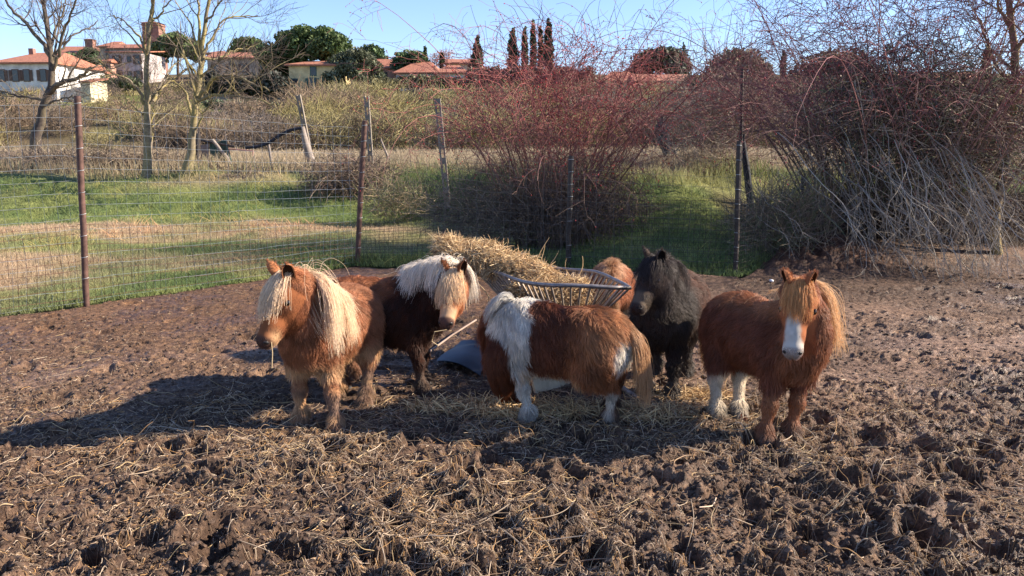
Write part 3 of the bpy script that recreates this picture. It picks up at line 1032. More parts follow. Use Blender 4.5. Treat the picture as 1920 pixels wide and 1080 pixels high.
        C(j3, j3 - A(0, 0, .01), .038 * s, .038 * s, .02)
        C(j3, foot + A(.022, 0, .035), .037 * s, .044 * s, .02)
        hoofs.append((foot + A(.028, 0, 0), foot))
    dock = A(-.485, 0, .665)
    C(A(-.43, 0, .67), A(-.53, 0, .60), .045 * s, .032 * s, .04)
    V, Fc = F.surface()
    V[:, 2] = np.maximum(V[:, 2], .012)
    # ---- regions
    def hc(p):
        d = (p - Pp) / hl
        return d @ e, d @ upv, d @ sdv
    def headw(p):
        t, u, l = hc(p)
        return sstep(-.02, .05, t) * sstep(.46, .43, t) * sstep(.150, .125, np.abs(u + .01)) * sstep(.13, .105, np.abs(l))
    def kind(p):
        t, u, l = hc(p)
        return dict(p=p / s, t=t, u=u, l=l, h=headw(p), n=g)
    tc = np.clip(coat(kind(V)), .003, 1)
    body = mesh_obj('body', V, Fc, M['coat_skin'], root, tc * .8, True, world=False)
    # ---- fur
    def dens(p):
        return 1 + 3.2 * headw(p) + .5 * (p[:, 2] < .3 * s)
    P0 = sample_faces(V, Fc, hairn, g, dens)
    n = F.grad(P0)
    hw = headw(P0)
    z = P0[:, 2] / s; x = P0[:, 0] / s
    c = np.stack([-.55 * np.ones_like(z), np.zeros_like(z), -.8 * np.ones_like(z)], 1)
    low = sstep(.42, .32, z)[:, None]
    c = c * (1 - low) + np.array((-.12, 0, -1.)) * low
    # neck and head hair lies back from the muzzle
    toh = sstep(.20, .40, x)[:, None] * (1 - low)
    c = c * (1 - toh) + np.array((-.25, 0, -.95)) * toh
    hd = -.15 * e[None] + .35 * np.sign((P0 - Pp) @ sdv)[:, None] * sdv[None] + np.array((0, 0, -.6)) + .55 * e[None]
    c = c * (1 - hw[:, None]) + hd * hw[:, None]
    k1 = np.stack([vnoise(P0[:, 0] + P0[:, 1] * .7, P0[:, 2], .035 * s, 3 + seed), vnoise(P0[:, 1] + P0[:, 0] * .7, P0[:, 2], .035 * s, 8 + seed), vnoise(P0[:, 0], P0[:, 2] + P0[:, 1], .04 * s, 5 + seed)], 1)
    k2 = np.stack([vnoise(P0[:, 0], P0[:, 2] + P0[:, 1], .10 * s, 31 + seed), vnoise(P0[:, 1], P0[:, 2], .1 * s, 38 + seed), 0 * z], 1)
    c = c + .78 * k1 * (1 - .7 * hw[:, None]) + .30 * k2 + .12 * g.normal(size=P0.shape)
    c = c - n * (c * n).sum(1, keepdims=True)
    c = unit(c)
    L = .046 + .018 * sstep(.50, .40, z) * (z > .3)
    L = np.where(z < .33, .023, L)
    L = np.where(z < .13, .040, L)
    L = L + .014 * sstep(.35, .2, np.abs(x)) * (z > .7) * 0
    t_, u_, l_ = hc(P0)
    jaw = hw * sstep(-.05, -.10, u_)
    L = L * (1 - hw) + hw * (.017 + .030 * jaw * sstep(.36, .2, t_))
    L = L * s * furlen * g.uniform(.6, 1.25, len(L))
    steps = 5
    PP = np.zeros((len(P0), steps, 3)); PP[:, 0] = P0 - n * .003
    lift = (.80 - .45 * hw)[:, None] * g.uniform(.6, 1.3, (len(P0), 1))
    d0 = unit(c + n * lift)
    for i in range(1, steps):
        d0 = unit(d0 + np.array((0, 0, -.16)) + c * .10 - n * .03)
        PP[:, i] = PP[:, i - 1] + d0 * (L / (steps - 1))[:, None]
    PP[:, :, 2] = np.maximum(PP[:, :, 2], .004)
    keepm = np.ones(len(P0), bool)
    for lt in (1, -1):
        ep = H(.138, .030, .074 * lt)
        keepm &= ((P0 - ep) ** 2).sum(1) > (.021 * q) ** 2
        ep = H(.386, .004, .028 * lt)
        keepm &= ((P0 - ep) ** 2).sum(1) > (.017 * q) ** 2
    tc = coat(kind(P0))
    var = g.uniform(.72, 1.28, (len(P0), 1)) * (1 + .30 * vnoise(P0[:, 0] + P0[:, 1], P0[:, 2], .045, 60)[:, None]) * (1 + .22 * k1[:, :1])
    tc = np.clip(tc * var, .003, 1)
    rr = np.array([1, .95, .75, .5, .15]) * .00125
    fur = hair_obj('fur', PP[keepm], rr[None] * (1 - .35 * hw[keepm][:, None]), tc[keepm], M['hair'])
    fur.parent = root; fur['kind'] = 'stuff'
    # ---- mane
    def strands(nm, roots, dirs, ln, steps, margin, c3, clump, r=.00105, **k):
        Pm = drape(F, roots, dirs, ln, steps, margin, clump=clump, seed=seed + 9, **k)
        Pm[:, :, 2] = np.maximum(Pm[:, :, 2], .01)
        cc = np.atleast_2d(np.array(c3)) * g.uniform(.68, 1.3, (len(roots), 1))
        rr = np.linspace(1, .25, steps) ** .7 * r
        o = hair_obj(nm, Pm, rr[None], np.clip(cc, 0, 1), M['hair'])
        o.parent = root; o['kind'] = 'stuff'
        return o
    nm = int(mane_n * 1.35)
    mc = mane_c
    u = umin + g.random(nm) ** upow * (6.98 - umin)
    if isinstance(mane_c, tuple):
        mc = np.where((u < 1.8 + g.normal(size=nm) * .5)[:, None], mane_c[0], mane_c[1])
    i = u.astype(int); fr = (u - i)[:, None]
    cr = crest[i] * (1 - fr) + crest[i + 1] * fr
    dd = dn[i]; ll = latn[i]
    rr_ = (rad[i] * .74)[:, None]
    sgn = np.where(g.random(nm) < mane_both, -mane_side, mane_side)[:, None]
    jit = g.normal(size=(nm, 1)) * .012
    roots = cr + dd * rr_ * .97 + ll * jit + ll * sgn * .022 * (u / 7)[:, None] ** 2
    dirs = dd * .30 + ll * sgn * .9 + np.array(mdir) * (u / 7)[:, None] + g.normal(size=(nm, 3)) * .25
    ln = mane_len * s * g.uniform(.35, 1.1, nm) * (.85 + .15 * np.sin(u * 2.1))
    strands('mane', roots, dirs, ln, 12, (.034 + .046 * g.random(nm)) * s * mmar, mc, 60, keep=.06, curl=.09)
    # ---- forelock
    nf = int(mane_n * .34)
    roots = np.stack([H(a, .083 - .3 * abs(a), b) for a, b in zip(g.uniform(-.045, .03, nf), g.normal(0, .022, nf))])
    dirs = e * .8 + upv * .35 + sdv * (g.normal(0, .45, (nf, 1)) + fore_side) + g.normal(size=(nf, 3)) * .12
    strands('forelock', roots, dirs, fore_len * hl * g.uniform(.45, 1.15, nf), 10, (.012 + .025 * g.random(nf)) * s, fore_c, 20, keep=.05, curl=.06)
    # ---- tail
    ntl = 1500
    u = g.random(ntl)[:, None]
    roots = A(-.46, 0, .675) * (1 - u) + A(-.545, 0, .585) * u + g.normal(size=(ntl, 3)) * .012
    dirs = np.array((-.8, 0, .12)) + g.normal(size=(ntl, 3)) * .22
    strands('tail', roots, dirs, tail_len * s * g.uniform(.45, 1.1, ntl), 12, (.01 + .035 * g.random(ntl)) * s, tail_c, 30, keep=.05, grav=.34)
    # ---- ears
    for lt in (1, -1):
        bpos = H(.005, .062, .052 * lt)
        ed = ear_dir if ear_dir is not None else (.75, -.52, .28)
        ax = unit(upv * ed[0] + e * ed[1] + sdv * lt * ed[2])
        op = unit(e * .50 + sdv * lt * .80 + upv * .1)
        op = unit(op - ax * (op @ ax)); sd2 = np.cross(ax, op)
        Ln = .132 * hl
        vs = np.linspace(0, 1, 9); th = np.linspace(-1.85, 1.85, 13)
        def shell(k, off):
            out = []
            for v_ in vs:
                wd = .041 * hl * math.sqrt(max(0, 1 - v_ ** 2.8)) * (.70 + .50 * v_) * k + .002
                for a in th:
                    out.append(bpos + ax * (Ln * v_ - .014) - op * math.cos(a) * wd * .85 + sd2 * math.sin(a) * wd + op * off)
            return np.array(out)
        o1, o2 = shell(1, 0), shell(.80, .002)
        ff = grid_faces(9, 13)
        nv = len(o1)
        rim = []
        for r_ in range(8):
            rim.append((r_ * 13, r_ * 13 + 13, nv + r_ * 13 + 13, nv + r_ * 13))
            rim.append((r_ * 13 + 12, nv + r_ * 13 + 12, nv + r_ * 13 + 25, r_ * 13 + 25))
        for r_ in range(12):
            rim.append((104 + r_, nv + 104 + r_, nv + 105 + r_, 105 + r_))
        ff = np.vstack([ff[:, ::-1], ff + nv, np.array(rim)])
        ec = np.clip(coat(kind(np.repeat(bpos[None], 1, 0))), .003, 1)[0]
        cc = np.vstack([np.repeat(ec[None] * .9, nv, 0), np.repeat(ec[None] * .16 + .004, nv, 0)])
        ear = mesh_obj('ear', np.vstack([o1, o2]), ff, M['coat_skin'], root, cc, True, world=False)
        nh = 260
        k = g.integers(0, nv, nh)
        rp = o1[k] + g.normal(size=(nh, 3)) * .003
        dr = unit(ax[None] * .9 - op * .2 + (o1[k] - bpos - ax * ((o1[k] - bpos) @ ax)[:, None]) * 14 + g.normal(size=(nh, 3)) * .2)
        pp = rp[:, None] + dr[:, None] * np.linspace(0, 1, 3)[None, :, None] * .013 * g.uniform(.5, 1.3, (nh, 1, 1))
        eh = hair_obj('ear_fur', pp, np.array([[.0009, .0008, .0003]]), np.clip(ec[None] * g.uniform(.7, 1.25, (nh, 1)), 0, 1), M['hair'])
        eh.parent = ear; eh['kind'] = 'stuff'
    # ---- eyes, nostrils, hooves
    def ball(nm, cen, rx, m, axes):
        un, vn = 14, 9
        vv = []
        for i in range(vn + 1):
            ph = math.pi * i / vn
            for j in range(un):
                a = 2 * math.pi * j / un
                vv.append(cen + axes[0] * math.cos(ph) * rx[0] + axes[1] * math.sin(ph) * math.cos(a) * rx[1] + axes[2] * math.sin(ph) * math.sin(a) * rx[2])
        fs = []
        for i in range(vn):
            for j in range(un):
                fs.append((i * un + j, (i + 1) * un + j, (i + 1) * un + (j + 1) % un, i * un + (j + 1) % un))
        return mesh_obj(nm, np.array(vv), np.array(fs), m, root, None, True, world=False)
    def surf(p, out):
        for _ in range(14):
            p = p + out * float(-F(p[None])[0]) * .8
        return p
    for lt in (1, -1):
        out = unit(sdv * lt + upv * .25)
        cpt = surf(H(.138, .022, .060 * lt), out)
        ball('eye', cpt - out * .006 * q, (.013 * q, .020 * q, .0165 * q), M['eye'], (out, e, np.cross(out, e)))
        out = unit(e * .6 + sdv * lt * .75 + upv * .15)
        cpt = surf(H(.375, .004, .022 * lt), out)
        a2 = unit(np.cross(out, unit(upv + e * .5)))
        ball('nostril', cpt - out * .003, (.008 * q, .0125 * q, .019 * q), M['nostril'], (out, a2, np.cross(out, a2)))
    for cpt, ft0 in hoofs:
        vv, nn = [], 14
        for zz, r_, o_ in ((-.012, .050, .004), (.0, .050, .004), (.040, .042, -.006), (.058, .036, -.012)):
            for j in range(nn):
                a = 2 * math.pi * j / nn
                vv.append((cpt[0] + (math.cos(a) * r_ + o_) * s, cpt[1] + math.sin(a) * r_ * .92 * s, zz * s))
        fs = [(i * nn + j, i * nn + (j + 1) % nn, (i + 1) * nn + (j + 1) % nn, (i + 1) * nn + j) for i in range(3) for j in range(nn)]
        mesh_obj('hoof', np.array(vv), np.array(fs), M['hoof'], root, None, True, world=False)
    return root, F, H


# coat colours (some with light and shade painted in)
CHEST = np.array((.32, .130, .062)); CHEST_D = np.array((.13, .040, .018)); TAN = np.array((.60, .38, .20))
CREAM = np.array((.78, .66, .50)); WHITE = np.array((.74, .68, .59)); BAY = np.array((.075, .028, .016)); BLK = np.array((.026, .017, .014))
GREY = np.array((.20, .16, .14)); MUDH = np.array((.17, .12, .09))


def lerp(a, b, t):
    t = np.asarray(t)[..., None] if np.ndim(t) else t
    return a * (1 - t) + b * t


def N3(p, s, seed=0): return vnoise(p[:, 0] + .37 * p[:, 1], p[:, 2] + .29 * p[:, 1], s, seed)


def base_legs(c, p, sock, hi, seed=0):
    n = N3(p, .05, 90 + seed)
    return lerp(c, sock, sstep(hi + .05, hi - .05, p[:, 2] + .05 * n))


def coat1(k):
    p = k['p']; c = np.tile(CHEST, (len(p), 1))
    c = lerp(c, np.array((.46, .20, .09)), sstep(.2, .9, np.clip(N3(p, .3, 1) + .5, 0, 1)) * .6)
    c = lerp(c, TAN, sstep(.47, .36, p[:, 2]) * sstep(.28, .34, p[:, 2]) * .85)
    leg = sstep(.30, .20, p[:, 2])
    c = lerp(c, lerp(np.tile(MUDH, (len(p), 1)), TAN * .75, np.clip(.5 + 1.2 * N3(p, .06, 4), 0, 1)), leg * .8)
    h = k['h']
    c = lerp(c, np.array((.27, .095, .038)), h)
    c = lerp(c, np.array((.10, .04, .02)), h * np.exp(-((k['t'] - .16) / .035) ** 2 - ((k['u'] - .02) / .05) ** 2) * .7)  # dark shading around the eyes painted into the face colour
    c = lerp(c, np.array((.55, .34, .18)), h * sstep(.27, .33, k['t']) * sstep(.395, .36, k['t']) * sstep(.05, -.03, k['u']) * .85)
    c = lerp(c, np.array((.07, .045, .04)), h * sstep(.355, .375, k['t']) * .8)
    c = lerp(c, np.array((.50, .32, .18)), h * sstep(.34, .37, k['t']) * sstep(-.03, -.045, k['u']) * .8)
    return c


def coat2(k):
    p = k['p']; c = np.tile(np.array((.045, .017, .010)), (len(p), 1))
    c = lerp(c, np.array((.33, .12, .05)), np.clip(sstep(.66, .75, p[:, 2] + .05 * N3(p, .12, 2)) + sstep(-.12, -.3, p[:, 0]), 0, 1) * sstep(.20, .02, p[:, 0]))  # sunlit back and rump painted lighter than the shaded dark sides
    c = lerp(c, MUDH * .7, sstep(.22, .12, p[:, 2]) * .6)
    h = k['h']
    c = lerp(c, np.array((.38, .14, .06)), h)
    c = lerp(c, np.array((.62, .42, .25)), h * sstep(.24, .30, k['t']) * sstep(.38, .35, k['t']) * sstep(-.04, .02, k['u']) * .8)
    c = lerp(c, np.array((.07, .05, .05)), h * sstep(.345, .37, k['t']) * .85)
    return c


def coat3(k):
    p = k['p']; x, z = p[:, 0], p[:, 2]
    n = .035 * N3(p, .09, 6)
    c = np.tile(np.array((.145, .045, .020)), (len(p), 1))
    c = lerp(c, np.array((.30, .115, .045)), sstep(-.02, -.25, x + n) * .8)
    c = lerp(c, np.array((.48, .24, .11)), sstep(-.22, -.42, x + n) * sstep(.45, .6, z) * .75)  # sunlit rump highlight painted into the coat colour
    # white over the withers, narrowing to a band down the shoulder
    x0 = .135 + .05 * (.75 - z)
    wd = .115 + .35 * sstep(.52, .68, z)
    a = sstep(x0 - .012, x0 + .012, x + n) * sstep(x0 + wd + .02, x0 + wd - .02, x + n) * sstep(.28, .33, z)
    c = lerp(c, WHITE * .9, a)
    c = lerp(c, WHITE * .92, sstep(-.445, -.475, x + .5 * n) * sstep(.42, .46, z) * sstep(.66, .60, z))
    # legs: near ones white
    left = sstep(-.02, .02, p[:, 1])
    leg = sstep(.36, .30, z + n) * (x < .30)
    c = lerp(c, WHITE * .72, leg * left * (x > 0))
    c = lerp(c, WHITE * .72, sstep(.27, .23, z + n) * left * (x < 0))
    c = lerp(c, np.array((.035, .022, .018)), leg * (1 - left) * .85)
    c = lerp(c, MUDH, sstep(.12, .03, z) * .5)
    c = lerp(c, TAN, sstep(.41, .36, z + n) * sstep(.30, .33, z) * (np.abs(x) < .22) * .6)
    return lerp(c, np.array((.16, .05, .022)), k['h'])


def coat4(k):
    p = k['p']; c = np.tile(np.array((.050, .034, .026)), (len(p), 1))
    c = lerp(c, np.array((.15, .070, .045)), sstep(.15, -.15, p[:, 0]) * sstep(.40, .6, p[:, 2]) * .9)
    c = lerp(c, np.array((.095, .078, .070)), sstep(.0, .15, p[:, 0]) * (.35 + .35 * np.clip(N3(p, .12, 3), 0, 1)) * sstep(.35, .5, p[:, 2]))
    c = lerp(c, np.array((.11, .085, .065)), sstep(.20, .10, p[:, 2]) * .6)
    h = k['h']
    c = lerp(c, np.array((.045, .030, .026)), h)
    c = lerp(c, np.array((.16, .12, .085)), h * sstep(.24, .30, k['t']) * sstep(.375, .35, k['t']) * .8)
    return c


def coat5(k):
    p = k['p']; x, z = p[:, 0], p[:, 2]
    c = np.tile(np.array((.185, .062, .032)), (len(p), 1))
    c = lerp(c, np.array((.40, .17, .075)), sstep(.70, .80, z) * .9)
    c = lerp(c, np.array((.31, .128, .062)), sstep(.28, .40, x) * .8)
    n = .04 * N3(p, .07, 8)
    c = lerp(c, CREAM * .85, sstep(.33, .27, z + n) * (x < -.05))
    c = lerp(c, np.array((.045, .03, .024)), sstep(.14, .08, z + n) * (x < -.05) * .6)
    c = lerp(c, np.array((.30, .13, .06)), sstep(.32, .25, z + n) * (x > 0) * .7)
    c = lerp(c, MUDH * .8, sstep(.13, .05, z + n) * (x > 0) * .7)
    h = k['h']
    c = lerp(c, np.array((.37, .13, .055)), h)
    wd = .026 + .018 * sstep(.10, .35, k['t']) + .007 * N3(p, .03, 5)
    c = lerp(c, WHITE * (.76 + .14 * N3(p, .02, 9))[:, None], h * sstep(wd + .014, wd - .006, np.abs(k['l'] + .004)) * sstep(-.015, .01, k['u']) * sstep(.06, .09, k['t']))
    c = lerp(c, WHITE * .8, h * sstep(.31, .345, k['t']) * sstep(-.03, .0, k['u']) * .8)
    c = lerp(c, np.array((.22, .17, .16)), h * sstep(.365, .385, k['t']) * .7)
    return c


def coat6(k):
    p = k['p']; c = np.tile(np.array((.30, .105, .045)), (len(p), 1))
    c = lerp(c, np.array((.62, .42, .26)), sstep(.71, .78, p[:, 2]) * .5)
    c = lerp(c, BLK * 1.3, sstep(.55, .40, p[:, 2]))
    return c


BLOND = np.array((.80, .60, .40)); BLOND_D = np.array((.62, .36, .15))
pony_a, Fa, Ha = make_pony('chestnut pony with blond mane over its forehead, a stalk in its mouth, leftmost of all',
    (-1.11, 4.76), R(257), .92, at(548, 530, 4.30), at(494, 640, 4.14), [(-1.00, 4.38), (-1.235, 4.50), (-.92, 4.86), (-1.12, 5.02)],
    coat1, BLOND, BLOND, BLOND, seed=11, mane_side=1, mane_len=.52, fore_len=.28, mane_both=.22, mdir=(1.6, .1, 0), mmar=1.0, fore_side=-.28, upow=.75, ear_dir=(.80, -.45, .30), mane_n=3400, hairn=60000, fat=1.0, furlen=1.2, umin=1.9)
pony_b, Fb, Hb = make_pony('dark bay pony with a white mane, chestnut face and long blond forelock, beside the hay',
    (-.84, 5.26), R(-14), .90, at(855, 522, 5.0), at(836, 606, 4.78), [(-.60, 5.24), (-.585, 5.04), (-1.10, 5.40), (-1.14, 5.20)],
    coat2, np.array((.80, .70, .58)), np.array((.78, .55, .33)), BLOND_D, seed=22, mane_side=-1, mane_len=.38, fore_len=.32, mane_both=.4, hairn=42000, mane_n=2600, umin=2.2, fat=1.08, furlen=1.1)
pony_c, Fc_, Hc = make_pony('brown and white pinto pony with its head down, side on before the feeder',
    (.255, 4.51), R(157), .84, at(940, 668, 4.62), at(952, 748, 4.74), [(.10, 4.46), (.07, 4.68), (.565, 4.42), (.60, 4.62)],
    coat3, (WHITE * .80, np.array((.24, .08, .038))), np.array((.26, .085, .038)), np.array((.46, .27, .14)), seed=33, mane_side=1, mane_len=.27, fore_len=.25, neck_ctrl=(.36, 0, .57), mane_both=.3, hairn=56000, tail_len=.46, fat=1.0, furlen=1.45, mane_n=3200)
pony_d, Fd, Hd = make_pony('black shaggy pony with a reddish rump, its head by the right end of the feeder',
    (1.04, 5.26), R(248), .92, at(1234, 500, 4.84), at(1194, 578, 4.70), [(1.02, 4.90), (.87, 5.02), (1.22, 5.46), (1.02, 5.55)],
    coat4, np.array((.045, .03, .026)), np.array((.035, .022, .02)), np.array((.03, .02, .018)), seed=44, mane_side=-1, mane_len=.34, fore_len=.24, hairn=50000, furlen=1.5, fat=1.0)
pony_e, Fe, He = make_pony('chestnut pony with a white blaze and golden mane, facing the camera, rightmost of all',
    (1.45, 4.46), R(-72), .90, at(1498, 545, 4.10), at(1486, 660, 3.93), [(1.53, 4.21), (1.37, 4.16), (1.33, 4.52), (1.20, 4.50)],
    coat5, np.array((.76, .49, .26)), np.array((.62, .30, .11)), BLOND_D, seed=55, mane_side=1, mane_len=.54, fore_len=.22, mane_both=.0, mdir=(.5, .35, 0), mmar=1.1, upow=.7, hairn=54000, mane_n=3600, fat=.98, furlen=1.2)
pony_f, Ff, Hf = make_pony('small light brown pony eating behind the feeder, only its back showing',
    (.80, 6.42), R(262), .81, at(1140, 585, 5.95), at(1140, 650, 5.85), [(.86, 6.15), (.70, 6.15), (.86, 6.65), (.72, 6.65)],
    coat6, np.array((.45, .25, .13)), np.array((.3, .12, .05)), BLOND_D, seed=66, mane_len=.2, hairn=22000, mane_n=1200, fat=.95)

for nm_, lab_, pl in (('straw_stalk', 'thin straw stalk hanging from the mouth of the blond maned pony on the left', [at(509, 641, 4.12), at(511, 662, 4.12), at(510, 690, 4.12)]),
                      ('straw_stalk', 'bent straw stalks held in the mouth of the dark bay pony', [at(838, 618, 4.76), at(815, 622, 4.74), at(810, 640, 4.74), at(822, 648, 4.74)])):
    v, f = tubes(np.array(pl)[None], np.full((1, len(pl)), .0028), 5)
    tag(mesh_obj(nm_, v, f, M['straw'], col=np.tile((.62, .46, .26), (len(v), 1))), lab_, 'straw')
# ------------------------------------------------------------------ trees and bushes
def U(v): return v / (np.linalg.norm(v, axis=-1, keepdims=True) + 1e-9)


def offshoots(P, R_, n, seed, tmin=.3, tmax=1., ang=.8, len0=1., lenv=.5, steps=7, up=.15, droop=0., wob=.12, rk=.55, rmin=.002, taper=.25, fall=True, outc=None):
    """grow n side shoots from each batch of polylines P (N,S,3)"""
    g = np.random.default_rng(seed)
    N, S_, _ = P.shape
    k = g.integers(0, N, n)
    t = tmin + (tmax - tmin) * g.random(n)
    f = t * (S_ - 1); i = np.minimum(f.astype(int), S_ - 2); fr = (f - i)[:, None]
    a = P[k, i] * (1 - fr) + P[k, i + 1] * fr
    T = U(P[k, i + 1] - P[k, i])
    r0 = (R_[k, i] * (1 - fr[:, 0]) + R_[k, i + 1] * fr[:, 0]) * rk
    r0 = np.maximum(r0, rmin)
    rnd = g.normal(size=(n, 3)); rnd = U(rnd - T * (rnd * T).sum(1, keepdims=True))
    if outc is not None:
        o = a - outc; o[:, 2] *= .3
        rnd = U(rnd + .6 * U(o))
    v = U(T * math.cos(ang) + rnd * math.sin(ang) * g.uniform(.6, 1.3, (n, 1)))
    L = len0 * (1 + lenv * g.uniform(-1, 1, n)) * ((1.15 - .55 * t) if fall else 1)
    Q = np.zeros((n, steps, 3)); Q[:, 0] = a
    st = (L / (steps - 1))[:, None]
    for j in range(1, steps):
        v = U(v + wob * g.normal(size=(n, 3)) + np.array((0, 0, up - droop * j / steps)))
        Q[:, j] = Q[:, j - 1] + v * st
    R2 = r0[:, None] * np.linspace(1, taper, steps)[None]
    R2 = np.maximum(R2, rmin * .7)
    return Q, R2


def resamp(pl, n, wob=0., seed=0):
    p = np.array(pl, float)
    d = np.r_[0, np.cumsum(np.linalg.norm(np.diff(p, axis=0), axis=1))]
    # Catmull-Rom-like smoothing by repeated corner cutting
    for _ in range(2):
        q = [p[0]]
        for a, b in zip(p[:-1], p[1:]): q += [a * .75 + b * .25, a * .25 + b * .75]
        q.append(p[-1]); p = np.array(q)
    d = np.r_[0, np.cumsum(np.linalg.norm(np.diff(p, axis=0), axis=1))]
    t = np.linspace(0, d[-1], n)
    o = np.stack([np.interp(t, d, p[:, j]) for j in range(3)], 1)
    if wob:
        g = np.random.default_rng(seed); w_ = g.normal(size=(n, 3)) * wob; w_[0] = 0
        o += w_
    return o


def bare_tree(label, y, limbs, seed, bark, lichen, tw=(60, 260, 900), tl=(1.5, .8, .45), side=8, depthv=.8, twc=(.13, .10, .08)):
    """limbs: list of (pixel polyline, r0, r1, depth offset at tip); the first is the trunk"""
    g = np.random.default_rng(seed)
    px, py = limbs[0][0][0]
    b = at(px, py, y); b[2] = float(land(b[0], b[1])) - .15
    root = empty('bare_tree', (b[0], b[1], b[2] + .15), label=label, cat='tree')
    n = 16
    PL, RL = [], []
    for li, (pl, r0, r1, dz) in enumerate(limbs):
        m_ = len(pl)
        off0 = 0 if li == 0 else limbs[li][3] * 0
        q = [at(a[0], a[1], y + dz * (j / (m_ - 1)) ** 1.2) for j, a in enumerate(pl)]
        if li == 0: q[0] = b
        PL.append(resamp(q, n, .02 * (y / 22), seed + li)); RL.append(r0 + (r1 - r0) * np.linspace(0, 1, n) ** .8)
    def colr(v, base, li, k):
        nn = vnoise(v[:, 0] * 3 + v[:, 1] * 3, v[:, 2], .35, seed)[:, None]
        return np.clip(np.array(base) * (1 - k) + (np.array(base) + (np.array(li) - np.array(base)) * np.clip(.5 + nn, 0, 1)) * k, 0, 1)
    mb = MB()
    tr = PL[0]; rr = RL[0].copy(); rr[0] *= 1.45; rr[1] *= 1.12
    v, f = tubes(tr[None], rr[None], side)
    v += g.normal(size=v.shape) * .006
    mb.add(v, f, colr(v, bark, lichen, .8)).build('trunk', M['bark'], root, True)
    for p, r in zip(PL[1:], RL[1:]):
        mb = MB(); v, f = tubes(p[None], r[None], 6)
        mb.add(v, f, colr(v, bark, lichen, 1.)).build('limb', M['bark'], root, True)
    P = np.array(PL); Rr = np.array(RL)
    Q1, R1 = offshoots(P, Rr, tw[0], seed + 1, .30, 1, .75, tl[0], .5, 9, .10, .06, .13, .5, .006)
    Q2, R2 = offshoots(Q1, R1, tw[1], seed + 2, .15, 1, .7, tl[1], .5, 7, .05, .08, .13, .6, .0045)
    Q3, R3 = offshoots(Q2, R2, tw[2], seed + 3, .15, 1, .65, tl[2], .5, 5, .05, .06, .12, .6, .0035)
    mb = MB()
    v, f = tubes(Q1, R1, 4); mb.add(v, f, colr(v, bark, lichen, .8))
    mb.build('branches', M['bark'], root)['kind'] = 'stuff'
    mb = MB()
    for q_, r_ in ((Q2, R2), (Q3, R3)):
        v, f = tubes(q_, r_, 3); mb.add(v, f, np.array(twc) * np.ones((len(v), 1)))
    mb.build('twigs', M['twig'], root)['kind'] = 'stuff'
    return root


BK = (.12, .095, .08); LI = (.32, .26, .10); GB = (.19, .165, .15)
bare_tree('dark trunked bare tree leaning and forking, leftmost in front of the white house', 25,
    [([(58, 318), (70, 250), (84, 190), (100, 150), (96, 95), (88, 45), (80, 10), (74, -40)], .19, .035, 0),
     ([(86, 182), (105, 160), (130, 152), (158, 142), (168, 125)], .10, .03, -1.5),
     ([(94, 105), (75, 75), (45, 40), (20, 12), (0, -12)], .07, .03, 1.),
     ([(100, 130), (112, 95), (122, 50), (140, 10), (150, -15)], .06, .025, -1.),
     ([(95, 90), (102, 60), (118, 30), (120, -10)], .045, .02, .5),
     ([(108, 100), (130, 70), (165, 52), (185, 42)], .04, .015, 1.),
     ([(84, 190), (60, 182), (20, 178), (-20, 160)], .05, .02, 1.2),
     ([(82, 200), (110, 185), (140, 180)], .04, .015, -.8)], 51, (.075, .06, .055), (.17, .14, .09), (46, 240, 800))
bare_tree('straight bare tree with yellow lichen on its trunk, middle of the three in the field', 20,
    [([(278, 376), (277, 330), (276, 250), (277, 180), (275, 110), (281, 50), (289, -5), (292, -60)], .115, .028, 0),
     ([(271, 196), (258, 165), (235, 145), (205, 133), (185, 112)], .045, .012, -1.),
     ([(287, 190), (300, 170), (325, 148), (352, 130)], .045, .015, 1.),
     ([(270, 90), (255, 60), (235, 42), (205, 28)], .035, .01, .6),
     ([(279, 60), (285, 20), (283, -30)], .04, .02, .3),
     ([(281, 300), (284, 240), (286, 200), (300, 185)], .04, .015, .4),
     ([(270, 215), (250, 200), (225, 203)], .02, .01, -.5),
     ([(283, 45), (300, 25), (330, -10)], .03, .012, -.5)], 52, (.20, .165, .13), LI, (44, 240, 850))
bare_tree('forked bare tree with yellow lichen and low spreading limbs, rightmost of the field trio', 20,
    [([(350, 368), (355, 310), (360, 250), (368, 190), (374, 140), (380, 100), (385, 55), (391, 0), (396, -50)], .115, .028, 0),
     ([(366, 196), (385, 165), (405, 143), (440, 140), (480, 158), (505, 170)], .06, .015, -1.2),
     ([(368, 190), (400, 178), (440, 180), (490, 190), (520, 200)], .045, .012, -1.8),
     ([(360, 230), (356, 195), (343, 165), (320, 150)], .045, .015, .8),
     ([(381, 100), (398, 70), (412, 40), (440, 30), (485, 30)], .04, .012, .6),
     ([(376, 120), (374, 60), (372, 0), (373, -30)], .045, .02, .2),
     ([(362, 260), (372, 225), (392, 200), (402, 185)], .035, .012, -.6),
     ([(383, 110), (410, 112), (440, 92), (475, 88)], .03, .01, 1.),
     ([(388, 40), (405, 15), (430, -20)], .03, .01, -1.)], 53, (.20, .165, .12), LI, (56, 300, 1000))


